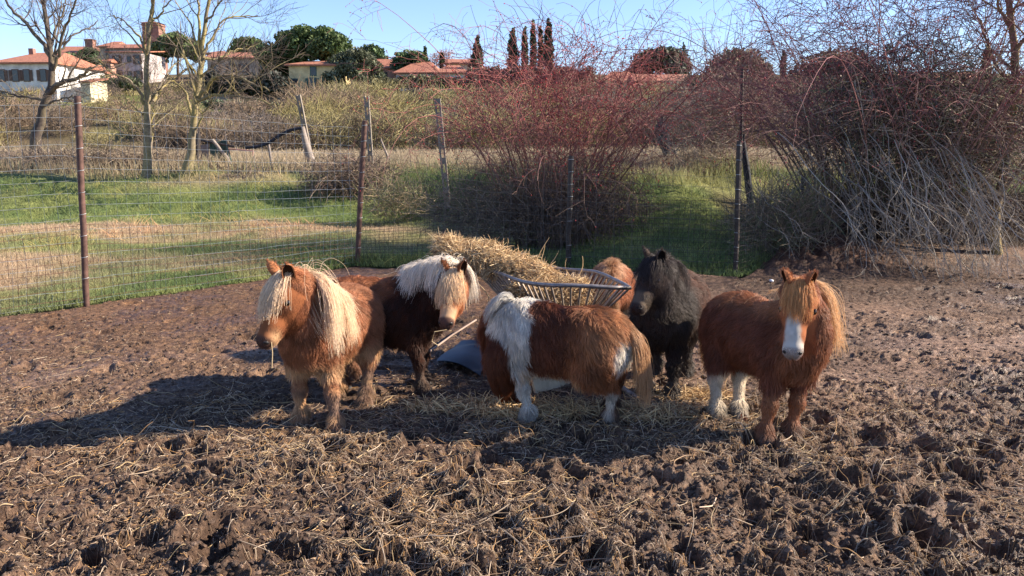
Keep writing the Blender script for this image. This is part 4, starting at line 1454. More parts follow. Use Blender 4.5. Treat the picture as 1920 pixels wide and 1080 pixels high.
def rose_bush(name, label, base, n, L, seed, spread, ctop, clow, sec, ter, hips, basew=.4, zc=1.6, lean=(0, 0), droop=.33, fill=None, r0=.011, hipc=(.42, .025, .03), hip_r=.008, twl=(.75, .30)):
    g = np.random.default_rng(seed)
    bx, by = base
    bz = float(land(bx, by))
    root = empty(name, (bx, by, bz), label=label, cat='bush')
    S_ = 16
    a = g.random(n) * 6.283
    P = np.zeros((n, S_, 3))
    rad = basew * np.sqrt(g.random(n))
    P[:, 0, 0] = bx + np.cos(a) * rad; P[:, 0, 1] = by + np.sin(a) * rad * .6
    P[:, 0, 2] = land(P[:, 0, 0], P[:, 0, 1]) - .05
    til = spread * g.uniform(.1, 1.0, n)
    a2 = a + g.normal(0, .5, n)
    v = U(np.stack([np.cos(a2) * til + lean[0], np.sin(a2) * til * .75 + lean[1], np.ones(n)], 1))
    Ln = L * g.uniform(.55, 1.12, n)
    dr = droop * g.uniform(.25, 1.25, n)
    for j in range(1, S_):
        out = U(v * np.array((1, 1, 0)))
        u = j / S_
        v = U(v + out * .035 + np.array((0, 0, -1.)) * (dr * u ** 1.6)[:, None] + .045 * g.normal(size=(n, 3)))
        P[:, j] = P[:, j - 1] + v * (Ln / (S_ - 1))[:, None]
    P[:, :, 2] = np.maximum(P[:, :, 2], bz + .02)
    Rr = r0 * g.uniform(.6, 1.2, (n, 1)) * np.linspace(1, .22, S_)[None]
    Q2, R2 = offshoots(P, Rr, sec, seed + 1, .25, .98, .95, twl[0], .7, 8, .12, .42, .17, .55, .0026, outc=np.array((bx, by, bz + zc)))
    Q3, R3 = offshoots(Q2, R2, ter, seed + 2, .1, 1, 1.1, twl[1], .7, 5, .05, .15, .22, .7, .0029)
    ct, cl = np.array(ctop), np.array(clow)
    def colr(v):
        h = sstep(.5, 2.3, v[:, 2] - bz)[:, None]
        return cl + (ct - cl) * h
    def put(nm, Q, Rq, sd):
        v, f = tubes(Q, Rq, sd)
        var = np.repeat(g.uniform(.6, 1.4, (len(Q), 1)), Q.shape[1] * sd, 0)
        o = MB().add(v, f, np.clip(colr(v) * var, 0, 1)).build(nm, M['twig'], root)
        o['kind'] = 'stuff'
    if fill:
        fc, fr_, fn, fl = fill
        q = U(g.normal(size=(fn, 3))) * (g.random((fn, 1)) ** .5)
        c = np.array(fc) + q * np.array(fr_)
        v = U(g.normal(size=(fn, 3)) + .5 * q + np.array((0, 0, .3)))
        F5 = np.zeros((fn, 6, 3)); F5[:, 0] = c
        cu = U(g.normal(size=(fn, 3))) * .22
        for j in range(1, 6):
            v = U(v + cu + .16 * g.normal(size=(fn, 3)) + np.array((0, 0, -.08 * j / 2)))
            F5[:, j] = F5[:, j - 1] + v * (fl * g.uniform(.4, 1.3, (fn, 1)) / 5)
        put('inner_twigs', F5, .0038 * g.uniform(.6, 1.5, (fn, 1)) * np.linspace(1, .5, 6)[None], 3)
        Qh = np.concatenate([Q3, F5[:, 1:]])
    else:
        Qh = Q3
    put('canes', P, Rr, 4); put('side_shoots', Q2, R2, 3); put('twigs', Q3, R3, 3)
    if hips:
        k = g.integers(0, len(Qh), hips)
        c = Qh[k, g.integers(2, 5, hips)] - np.array((0, 0, hip_r))
        nn = np.clip(.55 + 1.4 * vnoise(c[:, 0], c[:, 2], .55, seed), .05, 1)
        m_ = g.random(hips) < nn
        c = c[m_]
        oc = np.array([(1, 0, 0), (-1, 0, 0), (0, 1, 0), (0, -1, 0), (0, 0, 1.3), (0, 0, -1.3)])
        of = np.array([(0, 2, 4), (2, 1, 4), (1, 3, 4), (3, 0, 4), (2, 0, 5), (1, 2, 5), (3, 1, 5), (0, 3, 5)])
        v = c[:, None] + oc[None] * (hip_r * g.uniform(.6, 1.25, (len(c), 1, 1)))
        f = (of[None] + (np.arange(len(c)) * 6)[:, None, None]).reshape(-1, 3)
        cc = np.repeat(np.array(hipc) * g.uniform(.35, 1.3, (len(c), 1)), 6, 0)
        o = mesh_obj('rose_hips', v.reshape(-1, 3), f, M['leaf'], root, cc)
        o['kind'] = 'stuff'
    return root


PK = (.27, .095, .085); LOWB = (.13, .095, .075); GRY = (.20, .165, .13)
r1 = gnd(1035, 478, .1)
rose_bush('rose_bush', 'big arching rose bush with red hips behind the feeder, against the middle fence post', (r1[0] + .1, 12.3), 85, 4.5, 71, .42, PK, LOWB, 650, 2000, 7000, basew=.6, droop=.40, fill=((r1[0] + .15, 12.3, 2.15), (1.65, 1.1, 1.25), 1500, .75))
r2 = at(1700, 400, 11.2)
rose_bush('rose_bush', 'huge dense rose thicket with hanging grey shoots over the dirt mound, at the far right', (r2[0] + .1, 11.6), 115, 5.0, 72, .50, (.20, .085, .085), (.20, .155, .12), 1000, 3000, 8000, fill=((r2[0] - .2, 11.6, 2.9), (2.1, 1.1, 1.6), 1700, .9), basew=1.35, zc=2.2, droop=.34, r0=.012, hipc=(.30, .03, .04), twl=(.8, .33))
# tangled dense lower part of the right thicket: shoots that hang to the ground
def tangle(name, label, cx, cy, sx, sy, z0, z1, n, seed, cols, ln=(.3, .9), r=.0035, hang=.5, sides=3, grp=None, cat='bush', wob=.3):
    g = np.random.default_rng(seed)
    q = g.normal(size=(n, 3)); q = U(q) * (g.random((n, 1)) ** .45)
    c = np.stack([cx + q[:, 0] * sx, cy + q[:, 1] * sy, z0 + (q[:, 2] + 1) / 2 * (z1 - z0)], 1)
    v = U(g.normal(size=(n, 3)) + np.array((0, 0, .2)))
    L = g.uniform(ln[0], ln[1], n)
    S_ = 6
    P = np.zeros((n, S_, 3)); P[:, 0] = c
    for j in range(1, S_):
        v = U(v + wob * .5 * g.normal(size=(n, 3)) + np.array((0, 0, -hang * .5)))
        P[:, j] = P[:, j - 1] + v * (L / (S_ - 1))[:, None]
    gz_ = land(P[:, :, 0], P[:, :, 1])
    P[:, :, 2] = np.maximum(P[:, :, 2], gz_ + .01)
    Rr = r * g.uniform(.5, 1.5, (n, 1)) * np.linspace(1, .4, S_)[None]
    v_, f = tubes(P, Rr, sides)
    cc = np.repeat(np.array(cols)[g.integers(0, len(cols), n)] * g.uniform(.55, 1.4, (n, 1)), S_ * sides, 0)
    root = empty(name, (cx, cy, float(land(cx, cy))), label=label, cat=cat, group=grp)
    o = MB().add(v_, f, np.clip(cc, 0, 1)).build('twigs', M['twig'], root)
    o['kind'] = 'stuff'
    return root, P

tangle('bramble_tangle', 'dense grey brown tangle of shoots filling the far right thicket above the dark hollow', 5.6, 11.3, 1.65, .8, .6, 3.0, 4200, 81, [(.42, .34, .25), (.20, .15, .115), (.10, .075, .06), (.07, .055, .045), (.13, .15, .085)], (.3, .8), .0055, .2)
tangle('undergrowth', 'dark dense undergrowth added to shade the hollow under the far right thicket', 5.9, 12.3, 2.5, .7, .0, 1.0, 4200, 181, [(.10, .075, .055), (.07, .05, .04), (.15, .11, .08)], (.25, .8), .0055, .1)  # dense dark twigs added to shade the hollow
# hanging shoots touching the ground in front of the right thicket
g = np.random.default_rng(83)
n = 110
root = empty('hanging_shoots', (5.3, 9.9, float(land(5.3, 9.9))), label='pale bare shoots hanging down to the mud in front of the right thicket', cat='shoots')
P = np.zeros((n, 12, 3))
x0 = 5.35 + g.normal(size=n) * .75
top = np.stack([x0 + g.normal(size=n) * .30, 10.9 + g.normal(size=n) * .3, g.uniform(.8, 1.9, n)], 1)
ft = np.stack([x0 + g.normal(size=n) * .25, 9.7 + g.normal(size=n) * .35, g.uniform(0, .55, n) * (g.random(n) < .55)], 1)
ft[:, 2] += land(ft[:, 0], ft[:, 1])
for j in range(12):
    u = j / 11
    P[:, j] = top * (1 - u) + ft * u
    P[:, j, 1] -= (.35 * np.sin(u * 3.14))
    P[:, j, 0] += .12 * np.sin(u * 5 + x0 * 9) * u
P[:, 1:] += np.cumsum(g.normal(size=(n, 11, 3)) * .022, 1)
v, f = tubes(P, g.uniform(.003, .0065, (n, 1)) * np.linspace(1, .6, 12)[None], 3)
cc = np.repeat(np.array((.36, .31, .25)) * g.uniform(.5, 1.3, (n, 1)), 36, 0)
MB().add(v, f, cc).build('shoots', M['twig'], root)['kind'] = 'stuff'
Q2, R2 = offshoots(P, np.full((n, 12), .004), 900, 5, .1, 1, .7, .35, .6, 5, .0, .2, .15, .7, .002)
v, f = tubes(Q2, R2, 3)
MB().add(v, f, np.array((.27, .23, .18)) * np.ones((len(v), 1))).build('twigs', M['twig'], root)['kind'] = 'stuff'

bare_tree('yellowish bare tree rising through the right thicket, cut by the right edge of the frame', 11.4,
    [([(1868, 500), (1862, 440), (1880, 330), (1902, 220), (1908, 130), (1900, 60), (1892, 0), (1890, -60)], .07, .04, 0),
     ([(1905, 180), (1880, 140), (1850, 90), (1835, 30)], .035, .012, .5),
     ([(1903, 100), (1925, 60), (1950, 0)], .035, .012, -.4),
     ([(1880, 330), (1850, 300), (1800, 285)], .03, .012, .3),
     ([(1900, 60), (1880, 30), (1860, -30)], .03, .012, .3)], 54, (.20, .14, .10), (.34, .26, .09), (40, 200, 700), (.9, .5, .3), twc=(.19, .10, .09))
tr_ = at(1822, 500, 11.6)
bare_tree('dark gnarled stem standing in the hollow of the right thicket', 11.8,
    [([(1822, 500), (1815, 430), (1840, 350), (1800, 260), (1760, 200)], .06, .03, 0),
     ([(1836, 360), (1870, 300), (1900, 250)], .04, .02, .3),
     ([(1815, 300), (1750, 260), (1690, 250)], .035, .012, -.4)], 56, (.07, .05, .045), (.10, .08, .06), (20, 90, 300), (.9, .5, .3))

# lower brush
tangle('brush', 'low dark brown brush below the big rose bush, right of the middle post', .95, 12.3, 1.2, .7, .1, 1.25, 2600, 84, [(.16, .11, .085), (.12, .085, .07), (.22, .15, .10)], (.25, .7), .004, .2)
tangle('brush', 'low twiggy grey brush under the left part of the big rose bush', -.25, 12.2, 1.1, .6, 0, 1.1, 1900, 85, [(.17, .13, .10), (.13, .10, .08), (.2, .16, .12)], (.25, .8), .0036, .0)
tangle('brush', 'brown twiggy shrub on the grass bank right of the rusty corner post', *at(610, 0, 19.5)[:2] * 0 + at(655, 370, 18.5)[:2], 1.15, .8, .25, 1.35, 1900, 86, [(.19, .135, .10), (.15, .10, .08), (.25, .19, .13)], (.25, .7), .006, .2)
tangle('brush', 'low brown brush along the bank behind the middle bare tree', *at(215, 350, 22)[:2], 2.6, .6, .5, 1.5, 2400, 87, [(.22, .16, .12), (.16, .12, .09), (.27, .21, .15)], (.3, .8), .006, .1)
tangle('brush', 'low brown brush on the bank beside the leftmost bare tree', *at(45, 345, 22)[:2], 1.9, .6, .5, 1.45, 1700, 88, [(.24, .18, .14), (.17, .13, .10), (.28, .22, .17)], (.3, .8), .006, .1)
tangle('brush', 'greyish brush against the right fence, before the dirt mound', 3.6, 10.7, .7, .35, .1, 1.0, 1300, 89, [(.26, .21, .15), (.20, .15, .12), (.14, .16, .08)], (.3, .8), .0032, -.2)
tangle('bush', 'reddish bare bush rising behind the second dark fence post', at(1340, 200, 17)[0], 17, 1.1, .8, .9, 3.9, 400, 90, [(.21, .10, .09), (.15, .10, .08), (.28, .18, .14)], (.4, 1.1), .0065, -.45)
tangle('bush', 'pale twiggy bush with arching shoots right of the hanging dark cloth', at(1320, 250, 15.5)[0], 15.5, .95, .7, .95, 2.7, 800, 91, [(.30, .25, .19), (.22, .17, .13)], (.5, 1.2), .0045, -.2)
tangle('bush', 'reddish bare bush between the two rose thickets, farther back', at(1430, 200, 15)[0], 15.5, 1.0, .8, .9, 3.5, 550, 92, [(.20, .09, .085), (.17, .10, .085), (.22, .14, .11)], (.4, 1.), .0045, -.3)

tangle('brush', 'small brown tuft on the grass bank below the concrete post with the pipe', *at(470, 360, 20)[:2], .7, .5, .3, .95, 500, 188, [(.24, .18, .13), (.17, .13, .10)], (.2, .6), .006, .1)
tangle('brush', 'pale dry tuft on the bank left of the big rose bush, behind the corner post', *at(745, 395, 16.5)[:2], .8, .5, .05, .8, 900, 189, [(.38, .30, .19), (.28, .22, .14), (.16, .18, .08)], (.2, .6), .005, -.3)
# far scrub: so many bare bushes that they read as one mass
g = np.random.default_rng(95)
PP, CC, RR_ = [], [], []
pal = np.array([(.235, .165, .10), (.27, .225, .09), (.19, .155, .13), (.23, .165, .11), (.30, .255, .12), (.16, .12, .085), (.24, .20, .085)])
def clump(x, y, h, w_, n, col):
    b0 = float(land(x, y))
    st = np.stack([x + g.normal(size=n) * w_ * .42, y + g.normal(size=n) * w_ * .35, b0 + h * g.random(n) ** 1.3 * .72], 1)
    v = U(np.stack([g.normal(size=n) * .5 + (st[:, 0] - x) / w_ * .6, g.normal(size=n) * .5, g.uniform(.1, 1.1, n)], 1))
    L = h * g.uniform(.18, .42, n)
    P = np.zeros((n, 4, 3)); P[:, 0] = st
    for j in range(1, 4):
        v = U(v + .22 * g.normal(size=(n, 3)))
        P[:, j] = P[:, j - 1] + v * (L / 3)[:, None]
    PP.append(P); CC.append(np.clip(col * g.uniform(.55, 1.4, (n, 1)), 0, 1)); RR_.append(np.full(n, .00028 * y))
for i in range(500):
    y = 62 + 76 * g.random() ** 1.25
    x = (g.random() * 2 - 1) * (y * .85 + 6)
    pxl = 960 + x / y * 1507
    hmax = 3.9
    if pxl < 560 and y > 84: 
        if g.random() < .72: continue
    if pxl < 560: hmax = 3.0
    h = hmax * g.uniform(.55, 1.1)
    nn = vnoise(np.array([x]), np.array([y]), 14, 7)[0]
    col = pal[int(np.clip((nn * .5 + .5) * 7 + g.normal() * .9, 0, 6))]
    clump(x, y, h, h * .95, int(420 * (70 / y)), col)
P = np.vstack(PP); C = np.vstack(CC); Rn = np.concatenate(RR_)
o = hair_obj('far_scrub', P, Rn[:, None] * np.array([[1.2, 1, .8, .4]]), C, M['twig'])
tag(o, kind='stuff')

# ------------------------------------------------------------------ things standing in the field
def slotted_post(label, top, foot, y, grp):
    a = at(*top, y); b = at(*foot, y); b[2] = min(b[2], float(land(b[0], b[1]))) - .2
    root = empty('concrete_post', (b[0], b[1], b[2]), label=label, cat='post', group=grp)
    ax = (a - b); L = np.linalg.norm(ax); ax /= L
    sd_ = U(np.cross(ax, (0, 1., 0))); fw = np.cross(sd_, ax)
    mb = MB()
    def bar(s0, s1, z0, z1, d):
        v = [b + sd_ * s + fw * f_ + ax * z for s in (s0, s1) for f_ in (-d, d) for z in (z0, z1)]
        mb.add(v, [[0, 1, 3, 2], [4, 6, 7, 5], [0, 4, 5, 1], [2, 3, 7, 6], [0, 2, 6, 4], [1, 5, 7, 3]])
    hw_ = .062
    bar(-hw_, -hw_ + .035, 0, L, .045); bar(hw_ - .035, hw_, 0, L, .045)
    z = .0
    while z < L:
        bar(-hw_ + .036, hw_ - .036, z, min(L, z + .13), .040); z += .30
    mb.build('post_body', M['concrete'], root)
    return root
G_ = 'leaning slotted concrete posts on the bank'
slotted_post('leaning slotted concrete post with a dark pipe hanging from its side', (559, 178), (590, 322), 21.5, G_)
slotted_post('slotted concrete post right behind the rusty corner post', (687, 180), (699, 345), 20.5, G_)
slotted_post('slotted concrete post at the left edge of the big rose bush', (820, 185), (842, 400), 16.5, G_)
pz = [at(*p, 21.3) for p in ((566, 240), (545, 243), (522, 255), (505, 268), (485, 275), (460, 277))]
o = MB().tube(resamp(pz, 18), .045, 6).build('dark_pipe', M['cloth_dark'], None, True)
tag(o, 'dark sagging pipe wrapped in rags hanging off the leaning concrete post', 'pipe')
cl = resamp([at(*p, 21.4) for p in ((566, 238), (572, 265), (582, 300), (590, 318))], 10)
o = MB().tube(cl, np.linspace(.07, .13, 10), 7).build('dark_sleeve', M['wood_grey'], None, True)
tag(o, 'dark grey wrapping round the lower half of the leaning concrete post', 'wrapping')
def stake(label, a, b, y, r, m_='wood_grey'):
    p = at(*a, y); q = at(*b, y); q[2] = min(q[2], float(land(q[0], q[1])) - .05)
    pts = np.array([p, p * .5 + q * .5 + np.array((.01, 0, 0)), q])
    mb = MB().tube(pts, [r * .8, r, r * 1.05], 7)
    # rough split top
    mb.tube(np.array([p + (r * .3, 0, -.02), p + (r * .4, 0, r * 1.5)]), r * .35, 5)
    o = mb.build('wooden_stake', M[m_], None, True)
    return tag(o, label, 'stake')
stake('short pale wooden stake standing left of the leaning concrete post', (503, 266), (510, 316), 22, .04)
stake('thin leaning stake right of the corner post, below the green net', (714, 262), (735, 308), 22, .03)
stake('dark stake propping the net shelter from the left', (362, 292), (325, 330), 23, .035, 'darkpost')
stake('thick dark stake standing left of the green net', (371, 250), (367, 345), 22.8, .09, 'bark_dark') if 'bark_dark' in M else stake('thick dark stake standing left of the green net', (371, 250), (367, 345), 22.8, .09, 'darkpost')
sh = empty('net_shelter', (*at(415, 335, 23)[:2], .92), label='small collapsed shelter of green net over poles, between the bare trees and the pipe goal', cat='shelter')
MB().tube([at(398, 262, 22.9), at(425, 295, 22.9), at(447, 338, 22.9)], .05, 6).build('pole', M['wood_grey'], sh, True)
MB().tube([at(372, 262, 23.2), at(400, 268, 23.0), at(440, 275, 22.9)], .035, 6).build('pole', M['darkpost'], sh, True)
def sheet(name, quad, y, m_, par, nx=10, ny=8, amp=.06, seed=1, th=.01):
    q = [at(*p, y + d) for *p, d in quad]
    gy, gx = np.meshgrid(np.linspace(0, 1, ny), np.linspace(0, 1, nx), indexing='ij')
    s = (1 - gy)[..., None] * ((1 - gx)[..., None] * q[0] + gx[..., None] * q[1]) + gy[..., None] * ((1 - gx)[..., None] * q[3] + gx[..., None] * q[2])
    s[..., 1] += amp * np.sin(gx * 11 + seed) * (.3 + gy) + amp * .5 * np.sin(gx * 23 + gy * 5)
    s[..., 2] += amp * .4 * np.sin(gx * 9 + seed * 2) * gy
    v = s.reshape(-1, 3); f = grid_faces(ny, nx)
    return mesh_obj(name, np.vstack([v, v + (0, th, 0)]), np.vstack([f, f[:, ::-1] + len(v)]), M[m_], par, None, True)
sheet('net', [(392, 268, 0), (425, 262, .1), (445, 335, .3), (388, 332, .3)], 23.1, 'net_green', sh, amp=.1)
sheet('board', [(373, 272, 0), (391, 270, 0), (393, 342, 0), (374, 345, 0)], 23.4, 'plank', sh, amp=.01, th=.03)
gl = empty('pipe_goal', (*at(475, 330, 28)[:2], .95), label='thin reddish pipe goal frame standing in the dry field behind the net shelter', cat='goal frame')
MB().tube([at(428, 279, 28), at(474, 283, 28)], .03, 6).build('crossbar', M['goal'], gl, True)
MB().tube([at(474, 282, 28), at(473, 325, 28)], .03, 6).build('upright', M['goal'], gl, True)
MB().tube([at(430, 279, 28), at(430, 328, 28)], .03, 6).build('upright', M['goal'], gl, True)
cp = resamp([at(*p, 17.2) for p in ((1243, 222), (1240, 245), (1246, 270), (1252, 300))], 12)
o = MB().tube(cp, np.array([.04, .10, .14, .15, .15, .14, .13, .12, .09, .08, .07, .05]), 9).build('dark_cloth', M['cloth_dark'], None, True)
tag(o, 'dark cloth bundle hanging in the brush right of the big rose bush', 'cloth')
cp = resamp([at(*p, 17.3) for p in ((1241, 218), (1252, 260), (1268, 292), (1285, 318))], 8)
o = MB().tube(cp, .035, 6).build('cloth_pole', M['darkpost'], None, True)
tag(o, 'leaning dark pole that the dark cloth bundle hangs on', 'pole')
stake('leaning dark charred pole behind the second dark fence post', (1392, 262), (1412, 345), 13.5, .06, 'cloth_dark')
stake('tall thin dark pole rising just behind the second dark fence post', (1392, 128), (1388, 330), 13.2, .03, 'darkpost')
wb = gnd(1446, 527)
o = crumbs_one = MB()
vv = ico * np.array((.03, .03, .022)) * rng.uniform(.7, 1.2, (12, 1)) + np.array((wb[0], wb[1], float(mud_z(wb[0], wb[1])) + .02))
o = mesh_obj('white_scrap', vv, icf, simple('white_scrap', (.75, .75, .75), .7), None, None, True)
tag(o, 'small white scrap lying on the mud behind the back of the blazed pony', 'scrap')
# ------------------------------------------------------------------ the hill town
def house(name, label, px0, px1, ey, ry, d, depth, wallc, wins=(), rz=0., roof='hip', chim=(), cat='house', shut='shutter', over=.55, base_px=None, ridge=(.3, .7), sidewins=()):
    a, b = at(px0, ey, d), at(px1, ey, d)
    zr = at(px0, ry, d + depth * .4)[2]
    x0, x1, ze = a[0], b[0], a[2]
    g0 = float(land((x0 + x1) / 2, d)) - 2.0
    zr = max(zr, ze + .8)
    cxm, cym = (x0 + x1) / 2, d
    root = empty(name, (cxm, cym, g0 + 2), 0, label=label, cat=cat)
    W = x1 - x0
    cs, sn = math.cos(rz), math.sin(rz)
    def T(p):
        p = np.atleast_2d(np.asarray(p, float)); q = p.copy()
        q[:, 0] = cxm + p[:, 0] * cs - p[:, 1] * sn; q[:, 1] = cym + p[:, 0] * sn + p[:, 1] * cs
        return q
    h = W / 2
    def box(lo, hi):
        v = np.array([[(lo, hi)[i][0], (lo, hi)[j][1], (lo, hi)[k][2]] for i in (0, 1) for j in (0, 1) for k in (0, 1)], float)
        return T(v), np.array([[0, 1, 3, 2], [4, 6, 7, 5], [0, 4, 5, 1], [2, 3, 7, 6], [0, 2, 6, 4], [1, 5, 7, 3]])
    v, f = box((-h, 0, g0), (h, depth, ze))
    mesh_obj('wall', v, f, M['plaster'], root, np.tile(wallc, (8, 1)))
    o = over; t = .22
    if roof == 'hip':
        r0, r1 = -h + W * ridge[0], -h + W * ridge[1]
        e = [(-h - o, -o, ze), (h + o, -o, ze), (h + o, depth + o, ze), (-h - o, depth + o, ze)]
        rd = [(r0, depth / 2, zr), (r1, depth / 2, zr)]
        vv = T(e + rd + [(p[0], p[1], p[2] - t) for p in e])
        ff = [(0, 1, 5, 4), (2, 3, 4, 5), (1, 2, 5), (3, 0, 4), (0, 6, 7, 1), (1, 7, 8, 2), (2, 8, 9, 3), (3, 9, 6, 0), (9, 8, 7, 6)]
        mesh_obj('roof', vv, ff, M['roof'], root)
    elif roof == 'gable':
        e = [(-h - o, -o, ze), (h + o, -o, ze), (h + o, depth + o, ze), (-h - o, depth + o, ze)]
        rd = [(-h - o, depth / 2, zr), (h + o, depth / 2, zr)]
        vv = T(e + rd + [(p[0], p[1], p[2] - t) for p in e])
        ff = [(0, 1, 5, 4), (2, 3, 4, 5), (1, 2, 5), (3, 0, 4), (0, 6, 7, 1), (1, 7, 8, 2), (2, 8, 9, 3), (3, 9, 6, 0), (9, 8, 7, 6)]
        mesh_obj('roof', vv, ff, M['roof'], root)
    elif roof == 'shed':
        vv = T([(-h - o, -o, ze), (h + o, -o, ze), (h + o, depth + o, zr), (-h - o, depth + o, zr), (-h - o, -o, ze - t), (h + o, -o, ze - t), (h + o, depth + o, zr - t), (-h - o, depth + o, zr - t)])
        ff = np.array([[0, 1, 2, 3], [7, 6, 5, 4], [0, 4, 5, 1], [1, 5, 6, 2], [2, 6, 7, 3], [3, 7, 4, 0]])
        mesh_obj('roof', vv, ff, M['roof'], root)
    for (u, cw, chh) in chim:
        v, f = box((-h + W * u, depth * .4, ze), (-h + W * u + cw, depth * .4 + cw, zr + chh))
        mesh_obj('chimney', v, f, M['brick'], root)
    for (u, zc, ww, hh, op) in wins:
        cx_ = -h + W * u; ww = ww * .78
        z = ze - zc
        v, f = box((cx_ - ww / 2 - .12, -.06, z - hh / 2 - .12), (cx_ + ww / 2 + .12, .05, z + hh / 2 + .12))
        wi = mesh_obj('window', v, f, M[shut], root)
        v, f = box((cx_ - ww / 2, -.09, z - hh / 2), (cx_ + ww / 2, -.062, z + hh / 2))
        mesh_obj('pane', v, f, M['glass_dark'], wi)
        if op:
            for sd_ in (-1, 1):
                v, f = box((cx_ + sd_ * (ww / 2 + .34) - .19, -.12, z - hh / 2), (cx_ + sd_ * (ww / 2 + .34) + .19, -.08, z + hh / 2))
                mesh_obj('shutter', v, f, M[shut], wi)
    return root


WHT = (.66, .64, .60); TANW = (.46, .36, .27); YELW = (.66, .52, .27); GRYW = (.36, .30, .27); BEI = (.52, .42, .32); STN = (.38, .30, .23)
house('house', 'white two storey house with orange hip roof, leftmost behind the dark bare tree', -12, 103, 117, 97, 118, 13, WHT, [(.10, 1.8, 1., 1.5, 1), (.33, 1.8, 1., 1.5, 1), (.52, 1.8, 1., 1.5, 1), (.12, 4.8, 1., 1.5, 1), (.36, 4.8, 1., 1.5, 0), (.52, 4.6, .9, 1.3, 0), (.80, 1.8, 1., 1.5, 1)], rz=-.05, chim=[(.2, .7, .5)], ridge=(.25, .75))
house('house', 'pale wing with orange roof on the right of the white house', 104, 136, 121, 108, 121, 10, WHT, [(.5, 2., 1., 1.4, 0)], rz=.35, ridge=(.35, .65))
house('house', 'small yellow house right of the white house', 138, 158, 130, 121, 126, 8, YELW, [(.5, 1.8, 1., 1.6, 0)], roof='gable')
house('house', 'low cream outbuilding below the small yellow house', 150, 168, 152, 148, 119, 5, (.62, .54, .38), [], roof='shed', over=.2)
house('house', 'long brown roofed house on the skyline behind the white house', 104, 197, 100, 86, 205, 12, STN, [(.2, 1.6, 1.2, 1.6, 0), (.5, 1.6, 1.2, 1.6, 0), (.8, 1.6, 1.2, 1.6, 0)], roof='gable', cat='house')
def tower(label, px0, px1, ty, d, name='tower', lab2=None):
    a, b = at(px0, ty, d), at(px1, ty, d)
    W = b[0] - a[0]; x0, x1 = a[0], b[0]; zt = a[2]; g0 = float(land(x0, d)) - 2
    root = empty(name, ((x0 + x1) / 2, d + W / 2, g0 + 2), label=label, cat='tower')
    MB().box((x0 + .05 * W, d + .05 * W, g0), (x1 - .05 * W, d + .95 * W, zt - .16 * W)).build('shaft', M['brick'], root)
    MB().box((x0 + .0 * W, d + .0 * W, zt - .155 * W), (x1 - .0 * W, d + W, zt - .10 * W)).build('cornice', M['brick'], root)
    MB().box((x0 + .04 * W, d + .04 * W, zt - .098 * W), (x1 - .04 * W, d + .96 * W, zt - .03 * W)).build('parapet', M['brick'], root)
    v = np.array([(x0 - .03 * W, d - .03 * W, zt - .028 * W), (x1 + .03 * W, d - .03 * W, zt - .028 * W), (x1 + .03 * W, d + 1.03 * W, zt - .028 * W), (x0 - .03 * W, d + 1.03 * W, zt - .028 * W), ((x0 + x1) / 2, d + W / 2, zt + .10 * W)])
    mesh_obj('roof', v, [(0, 1, 4), (1, 2, 4), (2, 3, 4), (3, 0, 4), (3, 2, 1, 0)], M['roof'], root)
    cx_ = (x0 + x1) / 2
    for u, dz in ((.5, .35),) if W > 3 else ():
        MB().box((x0 + u * W - .3, d + .05 * W - .06, zt - dz * W - .5), (x0 + u * W + .3, d + .05 * W - .01, zt - dz * W + .5)).build('window', M['glass_dark'], root)
    for zz in ((.30, .55) if W > 3 else ()):
        MB().box((x0 + .03 * W, d + .03 * W, zt - zz * W - .12), (x1 - .03 * W, d + .97 * W, zt - zz * W)).build('string_course', M['brick'], root)
    return root
tower('square red brick tower rising highest above the town', 263, 297, 41, 212)
tower('small square brick turret on the skyline behind the white house', 157, 173, 73, 205)
house('house', 'small orange roofed house on the skyline left of the big grey house', 186, 216, 87, 77, 200, 9, TANW, [(.5, 1.4, 1, 1.2, 0)], roof='hip', ridge=(.4, .9))
house('house', 'dark roofed long house behind the big grey house', 205, 268, 90, 82, 196, 10, GRYW, [], roof='gable')
house('house', 'big grey house with shuttered windows below the brick tower', 203, 264, 97, 88, 175, 12, (.42, .37, .36), [(.25, 1.6, 1.1, 1.7, 1), (.62, 1.5, .9, 1.1, 0), (.88, 1.6, 1.1, 1.7, 1), (.25, 4.6, 1.1, 1.5, 1), (.60, 4.6, 1.0, 1.2, 0), (.88, 4.8, 1.1, 1.7, 1)], roof='shed')
house('house', 'low pink house in front of the big grey house', 188, 206, 115, 108, 172, 7, (.55, .32, .24), [(.5, 1.5, 1, 1.3, 0)], roof='hip')
house('house', 'long low house with orange roof behind the rightmost bare tree', 388, 498, 108, 97, 165, 12, STN, [(.15, 2, 1.2, 1.6, 1), (.4, 2, 1.2, 1.6, 1), (.62, 2, 1.2, 1.6, 1), (.92, 2.2, 1.2, 1.8, 0)], roof='gable', chim=[(.7, .8, .4)])
house('house', 'small orange roofed house farther left on the skyline beside it', 388, 418, 100, 95, 178, 8, (.45, .22, .15), [], roof='hip')
house('wall_ruin' if False else 'house', 'low grey stone building in the hedge below the long low house', 395, 530, 176, 171, 128, 6, (.36, .33, .30), [(.3, 1.3, 1.2, 1.2, 0), (.7, 1.3, 1.2, 1.2, 0)], roof='shed', over=.1)
house('house', 'yellow house with a green shutter under the big umbrella pine', 541, 633, 121, 113, 128, 10, YELW, [(.11, 3.0, 1.0, 1.6, 0), (.47, 3.0, 1.3, 1.9, 1), (.50, 1.0, 1.0, 1.2, 0), (.82, 2.8, 1., 1.6, 0)], roof='hip', rz=.0, shut='shutter_green')
house('house', 'house with a red tiled roof right of the umbrella pines', 697, 745, 127, 110, 160, 9, (.45, .25, .18), [(.5, 1.6, 1, 1.4, 0)], roof='gable')
